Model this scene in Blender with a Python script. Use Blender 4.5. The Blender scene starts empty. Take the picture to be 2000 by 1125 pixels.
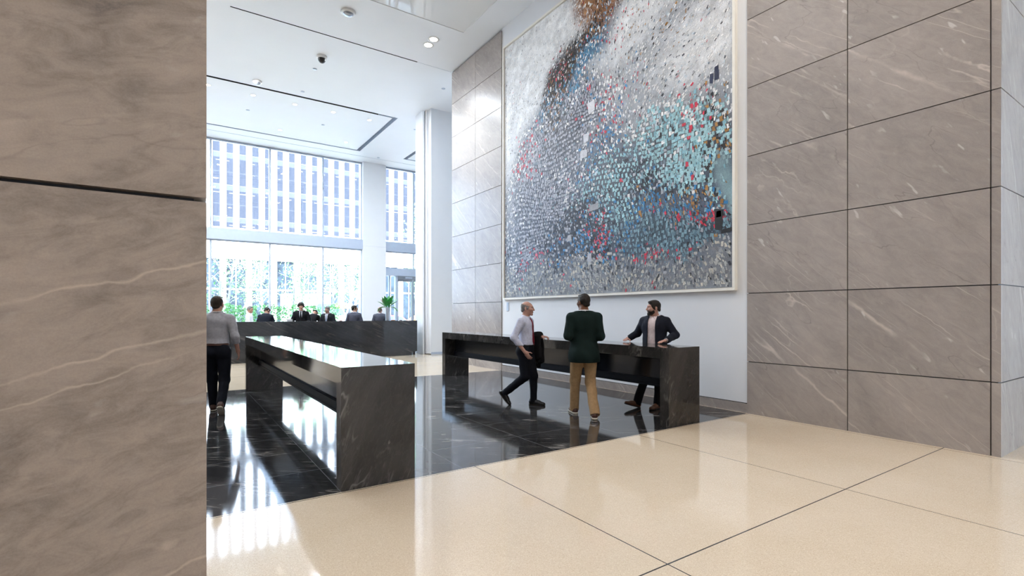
import bpy, bmesh, math, random
import numpy as np
from mathutils import Vector, Matrix, Euler

random.seed(7)
rng = np.random.default_rng(11)
SC = bpy.context.scene
COL = SC.collection
PI = math.pi

# ------------------------------------------------------------------ helpers
class MB:
    """Collects boxes, prisms and tubes and links them as one mesh object."""
    def __init__(self):
        self.v = []; self.f = []; self.m = []; self.smooth = []
    def add(self, verts, faces, mi=0, smooth=False):
        o = len(self.v)
        self.v += [tuple(p) for p in verts]
        for f in faces:
            self.f.append(tuple(i + o for i in f)); self.m.append(mi); self.smooth.append(smooth)
        return self
    def box(self, x0, x1, y0, y1, z0, z1, mi=0):
        v = [(x0,y0,z0),(x1,y0,z0),(x1,y1,z0),(x0,y1,z0),(x0,y0,z1),(x1,y0,z1),(x1,y1,z1),(x0,y1,z1)]
        f = [(0,3,2,1),(4,5,6,7),(0,1,5,4),(1,2,6,5),(2,3,7,6),(3,0,4,7)]
        return self.add(v, f, mi)
    def tube(self, pts, rad, n=10, mi=0, caps=True):
        """tapered tube along points; rad a number or a list"""
        pts = [Vector(p) for p in pts]
        if not isinstance(rad, (list, tuple)): rad = [rad]*len(pts)
        vs = []; fs = []
        for i, p in enumerate(pts):
            a = pts[max(i-1,0)]; b = pts[min(i+1,len(pts)-1)]
            d = (b-a).normalized()
            u = d.orthogonal().normalized() if i == 0 else (u - d*u.dot(d)).normalized()
            w = d.cross(u)
            for k in range(n):
                t = 2*PI*k/n
                vs.append(p + (u*math.cos(t) + w*math.sin(t))*rad[i])
        for i in range(len(pts)-1):
            for k in range(n):
                k2 = (k+1) % n
                fs.append((i*n+k, i*n+k2, (i+1)*n+k2, (i+1)*n+k))
        self.add(vs, fs, mi, True)
        if caps:
            m = len(pts)-1
            self.add(vs[:n], [tuple(range(n-1,-1,-1))], mi)
            self.add(vs[m*n:], [tuple(range(n))], mi)
        return self
    def lathe(self, prof, c=(0,0,0), n=24, mi=0):
        vs = []; fs = []
        for r, z in prof:
            for k in range(n):
                t = 2*PI*k/n
                vs.append((c[0]+r*math.cos(t), c[1]+r*math.sin(t), c[2]+z))
        for i in range(len(prof)-1):
            for k in range(n):
                k2 = (k+1) % n
                fs.append((i*n+k, i*n+k2, (i+1)*n+k2, (i+1)*n+k))
        return self.add(vs, fs, mi, True)
    def prism(self, poly, y0, y1, mi=0):
        """polygon in XZ extruded along Y"""
        n = len(poly)
        vs = [(x,y0,z) for x,z in poly] + [(x,y1,z) for x,z in poly]
        fs = [tuple(range(n)), tuple(range(2*n-1,n-1,-1))]
        for k in range(n):
            k2 = (k+1) % n
            fs.append((k, n+k, n+k2, k2))
        return self.add(vs, fs, mi)
    def build(self, name, mats, parent=None, bevel=0, loc=None):
        me = bpy.data.meshes.new(name)
        me.from_pydata(self.v, [], self.f)
        if not isinstance(mats, (list, tuple)): mats = [mats]
        for m in mats: me.materials.append(m)
        me.polygons.foreach_set('material_index', self.m)
        me.polygons.foreach_set('use_smooth', self.smooth)
        me.update()
        bm = bmesh.new(); bm.from_mesh(me)
        bmesh.ops.recalc_face_normals(bm, faces=bm.faces)
        bm.to_mesh(me); bm.free()
        o = bpy.data.objects.new(name, me); COL.objects.link(o)
        if parent: o.parent = parent
        if loc: o.location = loc
        if bevel:
            b = o.modifiers.new('bevel', 'BEVEL'); b.width = bevel; b.segments = 2; b.limit_method = 'ANGLE'
        return o

def tag(o, label=None, cat=None, group=None, kind=None):
    if label: o['label'] = label
    if cat: o['category'] = cat
    if group: o['group'] = group
    if kind: o['kind'] = kind
    return o
def empty(name, loc=(0,0,0), rz=0):
    o = bpy.data.objects.new(name, None); COL.objects.link(o)
    o.location = loc; o.rotation_euler = (0,0,rz); o.empty_display_size = .1
    return o
def struct(o):
    o['kind'] = 'structure'; return o
def copy_tree(o, parent=None):
    c = o.copy(); COL.objects.link(c)
    if parent: c.parent = parent
    for ch in o.children: copy_tree(ch, c)
    return c

# camera model of the photograph: eye at (0,0,1.535), yaw 33.9 deg to the right of +Y
F_PX, EYE = 985.0, 1.535
TH = math.atan(662/985)
def world_at(px, py, Y=None, X=None, Z=None):
    u = (px-1000)/F_PX; v = (612-py)/F_PX
    r = (math.sin(TH)+u*math.cos(TH), math.cos(TH)-u*math.sin(TH), v)
    t = Y/r[1] if Y is not None else X/r[0] if X is not None else (Z-EYE)/r[2]
    return Vector((r[0]*t, r[1]*t, EYE+r[2]*t))

# ------------------------------------------------------------------ materials
def srgb(r, g, b):
    f = lambda c: (c/255)/12.92 if c/255 <= .04045 else ((c/255+.055)/1.055)**2.4
    return (f(r), f(g), f(b), 1)
class NT:
    def __init__(self, name):
        self.m = bpy.data.materials.new(name); self.m.use_nodes = True
        self.t = self.m.node_tree; self.t.nodes.clear()
        self.out = self.n('ShaderNodeOutputMaterial')
    def n(self, ty, **kw):
        x = self.t.nodes.new(ty)
        for k, v in kw.items(): setattr(x, k, v)
        return x
    def l(self, a, b): self.t.links.new(a, b)
    def val(self, sock, v):
        if hasattr(v, 'is_output') or hasattr(v, 'links'): self.l(v, sock)
        else: sock.default_value = v
    def math(self, op, a, b=None, clamp=False):
        x = self.n('ShaderNodeMath', operation=op, use_clamp=clamp)
        self.val(x.inputs[0], a)
        if b is not None: self.val(x.inputs[1], b)
        return x.outputs[0]
    def vmath(self, op, a, b=None):
        x = self.n('ShaderNodeVectorMath', operation=op)
        self.val(x.inputs[0], a)
        if b is not None: self.val(x.inputs[1], b)
        return x.outputs[0]
    def mix(self, f, a, b, blend='MIX'):
        x = self.n('ShaderNodeMix', data_type='RGBA', blend_type=blend)
        self.val(x.inputs[0], f); self.val(x.inputs[6], a); self.val(x.inputs[7], b)
        return x.outputs[2]
    def noise(self, vec, scale, detail=4, rough=.55, dist=0):
        x = self.n('ShaderNodeTexNoise')
        if vec is not None: self.l(vec, x.inputs['Vector'])
        x.inputs['Scale'].default_value = scale; x.inputs['Detail'].default_value = detail
        x.inputs['Roughness'].default_value = rough; x.inputs['Distortion'].default_value = dist
        return x
    def ramp(self, fac, stops):
        x = self.n('ShaderNodeValToRGB')
        e = x.color_ramp.elements
        while len(e) < len(stops): e.new(.5)
        for i, (p, c) in enumerate(stops):
            e[i].position = p
            e[i].color = c if isinstance(c, (tuple, list)) else (c, c, c, 1)
        self.l(fac, x.inputs[0])
        return x.outputs[0]
    def mapping(self, vec, rot=(0,0,0), scale=(1,1,1), loc=(0,0,0)):
        x = self.n('ShaderNodeMapping', vector_type='TEXTURE')     # rotate first, then stretch
        self.l(vec, x.inputs[0]); x.inputs['Rotation'].default_value = rot
        x.inputs['Scale'].default_value = tuple(1/q for q in scale); x.inputs['Location'].default_value = loc
        return x.outputs[0]
    def bsdf(self, col=None, rough=.5, spec=.5, metal=0, coat=0, **kw):
        x = self.n('ShaderNodeBsdfPrincipled')
        if col is not None: self.val(x.inputs['Base Color'], col)
        self.val(x.inputs['Roughness'], rough)
        x.inputs['Specular IOR Level'].default_value = spec
        x.inputs['Metallic'].default_value = metal
        x.inputs['Coat Weight'].default_value = coat
        for k, v in kw.items(): self.val(x.inputs[k], v)
        self.l(x.outputs[0], self.out.inputs[0])
        return x
    def bump(self, h, strength=.2, dist=.01):
        x = self.n('ShaderNodeBump'); x.inputs['Strength'].default_value = strength
        x.inputs['Distance'].default_value = dist; self.l(h, x.inputs['Height'])
        return x.outputs[0]

def plain(name, col, rough=.5, spec=.5, metal=0, noise=.06, nscale=8, bump=0, coat=0):
    t = NT(name)
    co = t.n('ShaderNodeTexCoord').outputs['Object']
    nz = t.noise(co, nscale, 3)
    c = tuple(col) if len(col) == 4 else (*col, 1)
    lo = tuple(x*(1-noise) for x in c[:3]) + (1,); hi = tuple(min(1, x*(1+noise)) for x in c[:3]) + (1,)
    b = t.bsdf(t.ramp(nz.outputs[0], [(.3, lo), (.7, hi)]), rough, spec, metal, coat)
    if bump:
        n2 = t.noise(co, nscale*12, 2)
        t.l(t.bump(n2.outputs[0], bump, .003), b.inputs['Normal'])
    return t.m

def stone(name, base, dark, light, rot, sc=1.0, rough=.32, vein=.55, fleck=.6, vw=.0045, bs=1.0, worms=1.0):
    """honed grey marble: mottled ground, thin pale diagonal veins, short white flecks; each slab its own piece of the block"""
    t = NT(name)
    co = t.n('ShaderNodeTexCoord').outputs['Object']
    isl = t.n('ShaderNodeNewGeometry').outputs['Random Per Island']
    off = t.n('ShaderNodeCombineXYZ')
    for i, k in enumerate((17.3, 29.1, 11.7)):
        t.l(t.math('MULTIPLY', isl, k), off.inputs[i])
    p = t.vmath('ADD', co, off.outputs[0])
    big = t.noise(t.mapping(p, rot, (1.0*sc*bs, 1.0*sc*bs, .45*sc*bs)), 1.1, 6, .6, .6)
    fine = t.noise(t.mapping(p, rot, (6*sc, 6*sc, 2.4*sc)), 2.0, 8, .7, .8)
    grain = t.noise(p, 160*sc, 2, .6)
    m = t.math('ADD', t.math('MULTIPLY', big.outputs[0], .55), t.math('MULTIPLY', fine.outputs[0], .45))
    c = t.ramp(m, [(.34, dark), (.52, base), (.70, light)])
    # thin veins: level lines of stretched, warped noise
    def veins(sx, sz, w, det, seed):
        q = t.mapping(p, rot, (sx*sc, sx*sc, sz*sc), (seed, seed*1.7, seed*.4))
        q = t.vmath('ADD', q, t.vmath('MULTIPLY', t.noise(p, 5*sc, 3).outputs['Color'], (.09, .09, .0)))
        nz = t.noise(q, 1.0, det, .4, 0)
        d = t.math('ABSOLUTE', t.math('SUBTRACT', nz.outputs[0], .5))
        return t.math('SUBTRACT', 1.0, t.math('DIVIDE', d, w), True)
    v1 = veins(1.5, .05, vw, 2, 1.3)
    v2 = veins(3.2, .11, vw, 3, 7.1)
    v3 = veins(2.0, .45, vw*.8, 3, 4.9)
    brk = t.noise(p, 1.7*sc, 3)
    br = t.ramp(brk.outputs[0], [(.42, 0.), (.62, 1.)])
    v = t.math('MULTIPLY', t.math('MAXIMUM', v1, t.math('MAXIMUM', t.math('MULTIPLY', v2, .8*worms), t.math('MULTIPLY', v3, .35*worms))), br, True)
    c = t.mix(t.math('MULTIPLY', v, vein), c, tuple(min(1, x*1.75) for x in light[:3]) + (1,))
    # white flecks
    fl = t.noise(t.mapping(p, (rot[0]+.25, rot[1], rot[2]), (14*sc, 14*sc, 4.2*sc)), 1.0, 2, .5)
    cl = t.noise(p, 2.3*sc, 2)
    fm = t.math('MULTIPLY', t.ramp(fl.outputs[0], [(.67, 0.), (.72, 1.)]), t.ramp(cl.outputs[0], [(.48, 0.), (.6, 1.)]))
    c = t.mix(t.math('MULTIPLY', fm, fleck), c, (.72, .71, .69, 1))
    # a few dark hairlines
    d1 = veins(2.2, .5, .003, 4, 12.7)
    c = t.mix(t.math('MULTIPLY', t.math('MULTIPLY', d1, t.math('SUBTRACT', 1.0, br)), .45*min(1, worms+.3)), c, tuple(x*.45 for x in dark[:3]) + (1,))
    c = t.mix(.10, c, t.ramp(grain.outputs[0], [(.3, tuple(x*.5 for x in base[:3]) + (1,)), (.7, tuple(min(1, x*1.5) for x in base[:3]) + (1,))]))
    b = t.bsdf(c, rough, .33)
    t.l(t.bump(fine.outputs[0], .06, .01), b.inputs['Normal'])
    return t.m

def dark_marble(name, rot, sc=1.0, base=(.012, .0125, .014, 1), hi=(.035, .034, .035, 1), rough=.07, joints=None, brown=0, amt=.7):
    """polished near-black marble with thin white diagonal veins"""
    t = NT(name)
    co = t.n('ShaderNodeTexCoord').outputs['Object']
    p = co
    if joints:
        # slabs: every tile its own piece of the block
        x0, y0, dx, dy = joints
        sep = t.n('ShaderNodeSeparateXYZ'); t.l(co, sep.inputs[0])
        fx = t.math('DIVIDE', t.math('SUBTRACT', sep.outputs[0], x0), dx)
        fy = t.math('DIVIDE', t.math('SUBTRACT', sep.outputs[1], y0), dy)
        ix = t.math('FLOOR', fx); iy = t.math('FLOOR', fy)
        wn = t.n('ShaderNodeTexWhiteNoise', noise_dimensions='2D')
        cv = t.n('ShaderNodeCombineXYZ'); t.l(ix, cv.inputs[0]); t.l(iy, cv.inputs[1]); t.l(cv.outputs[0], wn.inputs['Vector'])
        p = t.vmath('ADD', co, t.vmath('MULTIPLY', wn.outputs['Color'], (30, 30, 30)))
        ex = t.math('MULTIPLY', t.math('SUBTRACT', .5, t.math('ABSOLUTE', t.math('SUBTRACT', t.math('FRACT', fx), .5))), dx)
        ey = t.math('MULTIPLY', t.math('SUBTRACT', .5, t.math('ABSOLUTE', t.math('SUBTRACT', t.math('FRACT', fy), .5))), dy)
        e = t.math('MINIMUM', ex, ey)
        joint = t.math('SUBTRACT', 1.0, t.math('DIVIDE', e, .006), True)
    big = t.noise(t.mapping(p, rot, (1.6*sc, 1.6*sc, .5*sc)), 1.5, 7, .65, .7)
    c = t.ramp(big.outputs[0], [(.3, base), (.72, hi)])
    def veins(sx, sz, w, seed, dist):
        q = t.mapping(p, rot, (sx*sc, sx*sc, sz*sc), (seed, seed*1.7, seed*.4))
        nz = t.noise(q, 1.0, 4, .6, dist)
        d = t.math('ABSOLUTE', t.math('SUBTRACT', nz.outputs[0], .5))
        return t.math('SUBTRACT', 1.0, t.math('DIVIDE', d, w), True)
    v = t.math('MAXIMUM', veins(2.0, .22, .014, 3.1, .3), t.math('MULTIPLY', veins(6., .6, .022, 8.3, .4), .5))
    brk = t.noise(p, 2.2*sc, 4); br = t.ramp(brk.outputs[0], [(.45, 0.), (.66, 1.)])
    fl = t.noise(t.mapping(p, rot, (9*sc, 9*sc, 2.5*sc)), 1.0, 3, .6)
    fm = t.math('MULTIPLY', t.ramp(fl.outputs[0], [(.70, 0.), (.78, 1.)]), .7)
    st = t.math('MULTIPLY', veins(16., 1.1, .035, 5.5, .3), .07)
    v = t.math('MAXIMUM', t.math('MAXIMUM', t.math('MULTIPLY', v, br), st), fm, True)
    c = t.mix(t.math('MULTIPLY', v, amt), c, (.33, .31, .29, 1))
    if joints: c = t.mix(t.math('MULTIPLY', joint, .8), c, (.20, .21, .23, 1))
    b = t.bsdf(c, rough, .5)
    wv = t.noise(co, .55, 2)
    t.l(t.bump(wv.outputs[0], .02, .02), b.inputs['Normal'])
    return t.m

def terrazzo(name):
    """cream polished terrazzo with tiny dark and light chips, thin metal dividing strips on a 2.36 m grid"""
    t = NT(name)
    co = t.n('ShaderNodeTexCoord').outputs['Object']
    sep = t.n('ShaderNodeSeparateXYZ'); t.l(co, sep.inputs[0])
    def line(s, o, per, w):
        f = t.math('FRACT', t.math('DIVIDE', t.math('SUBTRACT', s, o), per))
        e = t.math('MULTIPLY', t.math('SUBTRACT', .5, t.math('ABSOLUTE', t.math('SUBTRACT', f, .5))), per)
        return t.math('LESS_THAN', e, w)
    ln = t.math('MAXIMUM', line(sep.outputs[0], 2.512, 2.359, .0045), line(sep.outputs[1], 2.03, 2.359, .0055))
    big = t.noise(co, 1.3, 4)
    c = t.ramp(big.outputs[0], [(.3, srgb(216, 198, 173)), (.7, srgb(223, 206, 183))])
    vo = t.n('ShaderNodeTexVoronoi'); t.l(co, vo.inputs['Vector']); vo.inputs['Scale'].default_value = 230
    sc_ = t.n('ShaderNodeSeparateColor'); t.l(vo.outputs['Color'], sc_.inputs[0])
    c = t.mix(t.math('MULTIPLY', t.math('GREATER_THAN', sc_.outputs[0], .82), .28), c, srgb(178, 150, 118))
    c = t.mix(t.math('MULTIPLY', t.math('GREATER_THAN', sc_.outputs[1], .8), .35), c, srgb(250, 240, 218))
    vo2 = t.n('ShaderNodeTexVoronoi'); t.l(co, vo2.inputs['Vector']); vo2.inputs['Scale'].default_value = 42
    dd = t.math('LESS_THAN', vo2.outputs['Distance'], .085)
    c = t.mix(t.math('MULTIPLY', dd, .5), c, srgb(120, 88, 58))
    c = t.mix(ln, c, srgb(70, 66, 66))
    b = t.bsdf(c, .07, .8)
    wv = t.noise(co, .9, 3)
    t.l(t.bump(wv.outputs[0], .035, .02), b.inputs['Normal'])
    return t.m

def glass(name, tint=(1, 1, 1, 1), refl=1.0):
    """thin architectural pane: clear, with a Fresnel reflection"""
    t = NT(name)
    tr = t.n('ShaderNodeBsdfTransparent'); tr.inputs[0].default_value = tint
    gl = t.n('ShaderNodeBsdfGlossy'); gl.inputs['Roughness'].default_value = .01
    fr = t.n('ShaderNodeFresnel'); fr.inputs[0].default_value = 1.45
    mx = t.n('ShaderNodeMixShader')
    t.l(t.math('MULTIPLY', fr.outputs[0], refl), mx.inputs[0]); t.l(tr.outputs[0], mx.inputs[1]); t.l(gl.outputs[0], mx.inputs[2])
    t.l(mx.outputs[0], t.out.inputs[0])
    return t.m
def emit(name, col, s):
    t = NT(name); e = t.n('ShaderNodeEmission'); e.inputs[0].default_value = (*col, 1); e.inputs[1].default_value = s
    t.l(e.outputs[0], t.out.inputs[0]); return t.m

D = math.radians
M = {}
M['wall_stone'] = stone('grey_marble', srgb(163,155,150), srgb(140,133,130), srgb(180,171,164), (D(-50), 0, 0), .85)
M['far_stone'] = M['wall_stone']
M['pier_stone'] = stone('grey_marble_daylit', srgb(190,188,186), srgb(168,167,168), srgb(206,204,202), (0, D(-20), 0), .9, rough=.16)  # wall marble with the daylight on the return face put into its colour
M['pillar_stone'] = stone('warm_grey_marble', srgb(168,154,142), srgb(114,104,97), srgb(186,171,157), (0, D(74), 0), 1.5, vein=.38, fleck=.12, vw=.0055, bs=1.7, worms=.08)
M['joint'] = plain('joint_metal', srgb(66,68,74), .5, .4, .3)
M['desk_stone'] = dark_marble('black_marble', (D(15), D(24), 0), 1.1, base=(.016,.016,.016,1), hi=(.05,.047,.044,1), amt=.48)
M['counter_stone'] = dark_marble('black_marble_counter', (0, D(-66), 0), .8, base=(.015,.017,.021,1), hi=(.038,.042,.05,1), amt=.4)
M['floor_dark'] = dark_marble('black_marble_floor', (0, D(90), D(-38)), 1.2, amt=1.0, joints=(1.2, 4.41, 1.18, .772))
M['terrazzo'] = terrazzo('cream_terrazzo')
M['white'] = plain('white_paint', (.77,.79,.82), .55, .35, noise=.012, nscale=2)
M['ceil'] = plain('ceiling_paint', (.81,.84,.89), .6, .3, noise=.01, nscale=1)
M['ceil_gloss'] = plain('stretched_gloss_ceiling', (.76,.78,.80), .03, .6, noise=.01, nscale=1)
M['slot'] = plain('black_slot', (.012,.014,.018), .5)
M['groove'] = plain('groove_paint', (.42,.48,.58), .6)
M['frame_white'] = plain('white_aluminium', (.44,.51,.63), .35, .5, noise=.02)
M['metal'] = plain('brushed_metal', (.34,.37,.42), .3, .5, .8, noise=.05)
M['dark_metal'] = plain('dark_metal', (.008,.009,.012), .6, .1, 0, noise=.05)
M['glass'] = glass('window_glass')
M['panel'] = plain('black_lacquer', (.010,.013,.019), .14, .5, noise=.05)
M['black'] = plain('black_plastic', (.012,.012,.013), .3)
M['plate_white'] = plain('white_plastic', (.7,.7,.7), .4)
M['lens'] = emit('lamp_lens', (1, .93, .82), 14)
M['mat'] = plain('grey_entrance_mat', (.16,.19,.24), .9, .2, bump=.4, nscale=20)

# ------------------------------------------------------------------ setting
CEIL = 9.17
XW = 7.31                       # face of the long wall
YG = 25.5                       # plane of the glazing
mb = MB()
# floor: cream terrazzo everywhere, with a black marble carpet set into it
XL, XR, YB = -7.0, 15.0, -7.0
DX0, DX1, DY0, DY1 = -4.0, XW-.002, 4.41, 11.45
xs = [XL, DX0, DX1, XR]; ys = [YB, DY0, DY1, YG+.35]
for i in range(3):
    for j in range(3):
        if i == 1 and j == 1: continue
        mb.add([(xs[i],ys[j],0),(xs[i+1],ys[j],0),(xs[i+1],ys[j+1],0),(xs[i],ys[j+1],0)], [(0,1,2,3)], 0)
mb.add([(DX0,DY0,0),(DX1,DY0,0),(DX1,DY1,0),(DX0,DY1,0)], [(0,1,2,3)], 1)
mb.box(XL, XR, YB, YG+.35, -.3, -.05, 0)
struct(mb.build('floor', [M['terrazzo'], M['floor_dark']]))

# ceiling with slots and coffer grooves
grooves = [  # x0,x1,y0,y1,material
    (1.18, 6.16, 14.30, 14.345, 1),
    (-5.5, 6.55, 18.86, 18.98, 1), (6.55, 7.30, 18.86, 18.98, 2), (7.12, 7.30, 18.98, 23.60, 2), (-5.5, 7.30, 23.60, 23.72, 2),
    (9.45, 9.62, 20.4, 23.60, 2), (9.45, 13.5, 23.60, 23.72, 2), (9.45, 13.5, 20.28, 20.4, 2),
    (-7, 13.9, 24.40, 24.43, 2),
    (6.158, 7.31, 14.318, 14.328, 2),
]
gloss = [(-1.5, 6.56, 3.2, 12.13)]
bx = sorted({XL, XR} | {g[0] for g in grooves} | {g[1] for g in grooves} | {gloss[0][0], gloss[0][1]})
by = sorted({YB, YG+.35} | {g[2] for g in grooves} | {g[3] for g in grooves} | {gloss[0][2], gloss[0][3]})
cell = {}
for i in range(len(bx)-1):
    for j in range(len(by)-1):
        cx = (bx[i]+bx[i+1])/2; cy = (by[j]+by[j+1])/2; k = 0; z = CEIL
        for g in grooves:
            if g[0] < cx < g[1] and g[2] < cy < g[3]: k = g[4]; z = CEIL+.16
        for g in gloss:
            if g[0] < cx < g[1] and g[2] < cy < g[3]: k = 3; z = CEIL+.012
        cell[i,j] = (k, z)
mb = MB()
for (i,j), (k,z) in cell.items():
    x0,x1,y0,y1 = bx[i],bx[i+1],by[j],by[j+1]
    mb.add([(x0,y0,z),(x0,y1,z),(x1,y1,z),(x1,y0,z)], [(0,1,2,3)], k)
    for di,dj in ((1,0),(0,1)):
        o = cell.get((i+di,j+dj))
        if o and abs(o[1]-z) > 1e-4:
            kk = k if z > o[1] else o[0]
            if di: mb.add([(x1,y0,z),(x1,y1,z),(x1,y1,o[1]),(x1,y0,o[1])], [(0,1,2,3)], kk)
            else: mb.add([(x0,y1,z),(x1,y1,z),(x1,y1,o[1]),(x0,y1,o[1])], [(0,1,2,3)], kk)
mb.box(XL-.3, XR+.3, YB-.3, YG+.35, CEIL+.35, CEIL+.7, 0)
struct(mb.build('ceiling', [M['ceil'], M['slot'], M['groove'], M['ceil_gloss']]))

# stone cladding in slabs with open joints
JZ = [.795 + 1.047*k for k in range(8)]
G = .006
def zrows(top=CEIL):
    z = [0.0] + JZ + [top]
    return [(z[k] + (G if k else 0), z[k+1] - G) for k in range(len(z)-1)]
def clad_x(mb, x, ycuts, zr, t=.03, sgn=1):
    for k in range(len(ycuts)-1):
        a = ycuts[k] + (G if k else 0); b = ycuts[k+1] - (G if k < len(ycuts)-2 else 0)
        for z0, z1 in zr: mb.box(x, x+t*sgn, a, b, z0, z1, 0)
def clad_y(mb, y, xcuts, zr, t=.03, sgn=1):
    for k in range(len(xcuts)-1):
        a = xcuts[k] + (G if k else 0); b = xcuts[k+1] - (G if k < len(xcuts)-2 else 0)
        for z0, z1 in zr: mb.box(a, b, y, y+t*sgn, z0, z1, 0)
# long right wall: core + near stone, white bay, far stone
CX1 = 9.8
mb = MB()
mb.box(XW+.028, CX1, 1.578, 4.40, 0, CEIL, 1)
clad_x(mb, XW, [1.55, 1.632, 3.022, 4.41], zrows(), .031)
struct(mb.build('wall_right', [M['wall_stone'], M['joint']]))
mb = MB()
mb.box(XW+.025, CX1, 4.4, 11.40, .155, CEIL, 0)
struct(mb.build('wall_right_recess', M['white']))
mb = MB()
mb.box(XW+.012, CX1, 4.411, 11.389, 0, .142, 0); mb.box(XW+.035, CX1, 4.411, 11.389, .142, .156, 1)
struct(mb.build('baseboard_right', [M['wall_stone'], M['slot']]))
mb = MB()
mb.box(XW+.028, CX1, 11.40, 14.25, 0, CEIL-.03, 1)
clad_x(mb, XW, [11.39, 12.80, 14.28], zrows(CEIL-.045), .031)
struct(mb.build('wall_right_far', [M['far_stone'], M['joint']]))
mb = MB()
clad_y(mb, 1.55, [XW+.031, 8.7, CX1], zrows(), .031)
struct(mb.build('wall_right_return', [M['pier_stone'], M['joint']]))
# back of the core
mb = MB(); mb.box(XW+.02, CX1, 14.25, 14.28, 0, CEIL); mb.box(CX1, CX1+.02, 1.55, 14.28, 0, CEIL)
struct(mb.build('wall_core', M['white']))
# foreground pillar on the left
mb = MB()
mb.box(-1.9, .047, 1.63, 3.0, 0, CEIL, 1)
clad_y(mb, 1.60, [-1.93, -.62, .0755], zrows(), .031)
clad_x(mb, .0755-.031, [1.632, 3.0], zrows(), .031)
struct(mb.build('pillar', [M['pillar_stone'], M['joint']]))
# outer walls of the lobby behind and beside the camera
mb = MB(); mb.box(XL-.2, XL, YB, YG+.35, 0, CEIL+.4); struct(mb.build('wall_left', M['wall_stone']))
mb = MB(); mb.box(XL-.2, XR+.2, YB-.2, YB, 0, CEIL+.4); struct(mb.build('wall_back', M['white']))
mb = MB(); mb.box(XR, XR+.2, 1.55, YG+.35, 0, CEIL+.4); mb.box(XR, XR+.2, YB, -5.5, 0, CEIL+.4); mb.box(XR, XR+.2, -1.8, 1.55, 0, CEIL+.4)
mb.box(XR, XR+.2, -5.5, -1.8, 6.0, CEIL+.4); struct(mb.build('wall_east', M['white']))
# white pier with a dark shadow channel beside the long wall
mb = MB()
mb.box(7.97, 10.2, 17.25, 18.3, .03, CEIL); mb.box(7.90, 7.97, 17.50, 18.2, .03, CEIL)
mb.box(7.80, 7.865, 17.62, 18.3, 0, CEIL); mb.box(7.865, 7.92, 17.66, 18.2, 0, CEIL, 1); mb.box(7.965, 10.2, 17.235, 17.25, 0, .09, 2)
struct(mb.build('wall_pier', [M['white'], M['metal'], M['frame_white']]))

# glazed street front
mx = [1.357 + 2.343*k for k in range(-4, 3)]                     # mullions left of the big column
COLS = [(-3.6, -2.42), (7.93, 9.11)]
for k, (a, b) in enumerate(COLS):
    mb = MB(); mb.box(a, b, YG-.3, YG+.4, 0, 4.93); mb.box(a, b, YG-.3, YG+.4, 4.945, CEIL-.03); mb.box(a+.01, b-.01, YG-.28, YG+.4, 4.9, CEIL)
    struct(mb.build('column', M['white']))
mb = MB(); mb.box(XL, -3.6, YG-.1, YG+.35, 0, CEIL); struct(mb.build('wall_front', M['wall_stone']))
bays = [(-2.42, -.986), (-.986, 1.357), (1.357, 3.70), (3.70, 6.043), (6.043, 7.93)]
doorbay = [(9.11, 10.73), (10.73, 12.3), (12.3, XR)]
BZ0, BZ1 = 4.767, 5.235
nwin = 0
def window(x0, x1, z0, z1):
    global nwin
    nwin += 1
    w = struct(empty('window_%d' % nwin, ((x0+x1)/2, YG, z0)))
    dx = (x1-x0)/2; h = z1-z0
    MB().box(-dx, dx, -.006, .006, 0, h).build('pane', M['glass'], w)
    f = MB(); e = .036
    f.box(-dx, -dx+e, -.06, .09, 0, h); f.box(dx-e, dx, -.06, .09, 0, h)
    f.box(-dx+e, dx-e, -.05, .08, 0, .05); f.box(-dx+e, dx-e, -.05, .08, h-.05, h)
    f.build('window_frame', M['frame_white'], w)
for a, b in bays:
    window(a, b, .12, BZ0); window(a, b, BZ1, CEIL-.03)
for a, b in doorbay:
    window(a, b, 3.86, BZ0); window(a, b, BZ1, CEIL-.03)
mb = MB()
mb.box(-2.42, 7.93, YG-.22, YG+.25, BZ0, BZ1); mb.box(9.11, XR, YG-.22, YG+.25, BZ0, BZ1)
struct(mb.build('trim_1', M['frame_white']))
mb = MB(); mb.box(9.11, XR, YG-.2, YG+.2, 3.5, 3.86); struct(mb.build('trim_2', M['frame_white']))
mb = MB(); mb.box(-2.42, 7.93, YG-.1, YG+.2, 0, .12); mb.box(-2.42, XR, YG-.08, YG+.1, CEIL-.03, CEIL)
struct(mb.build('trim_3', M['metal']))
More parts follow.
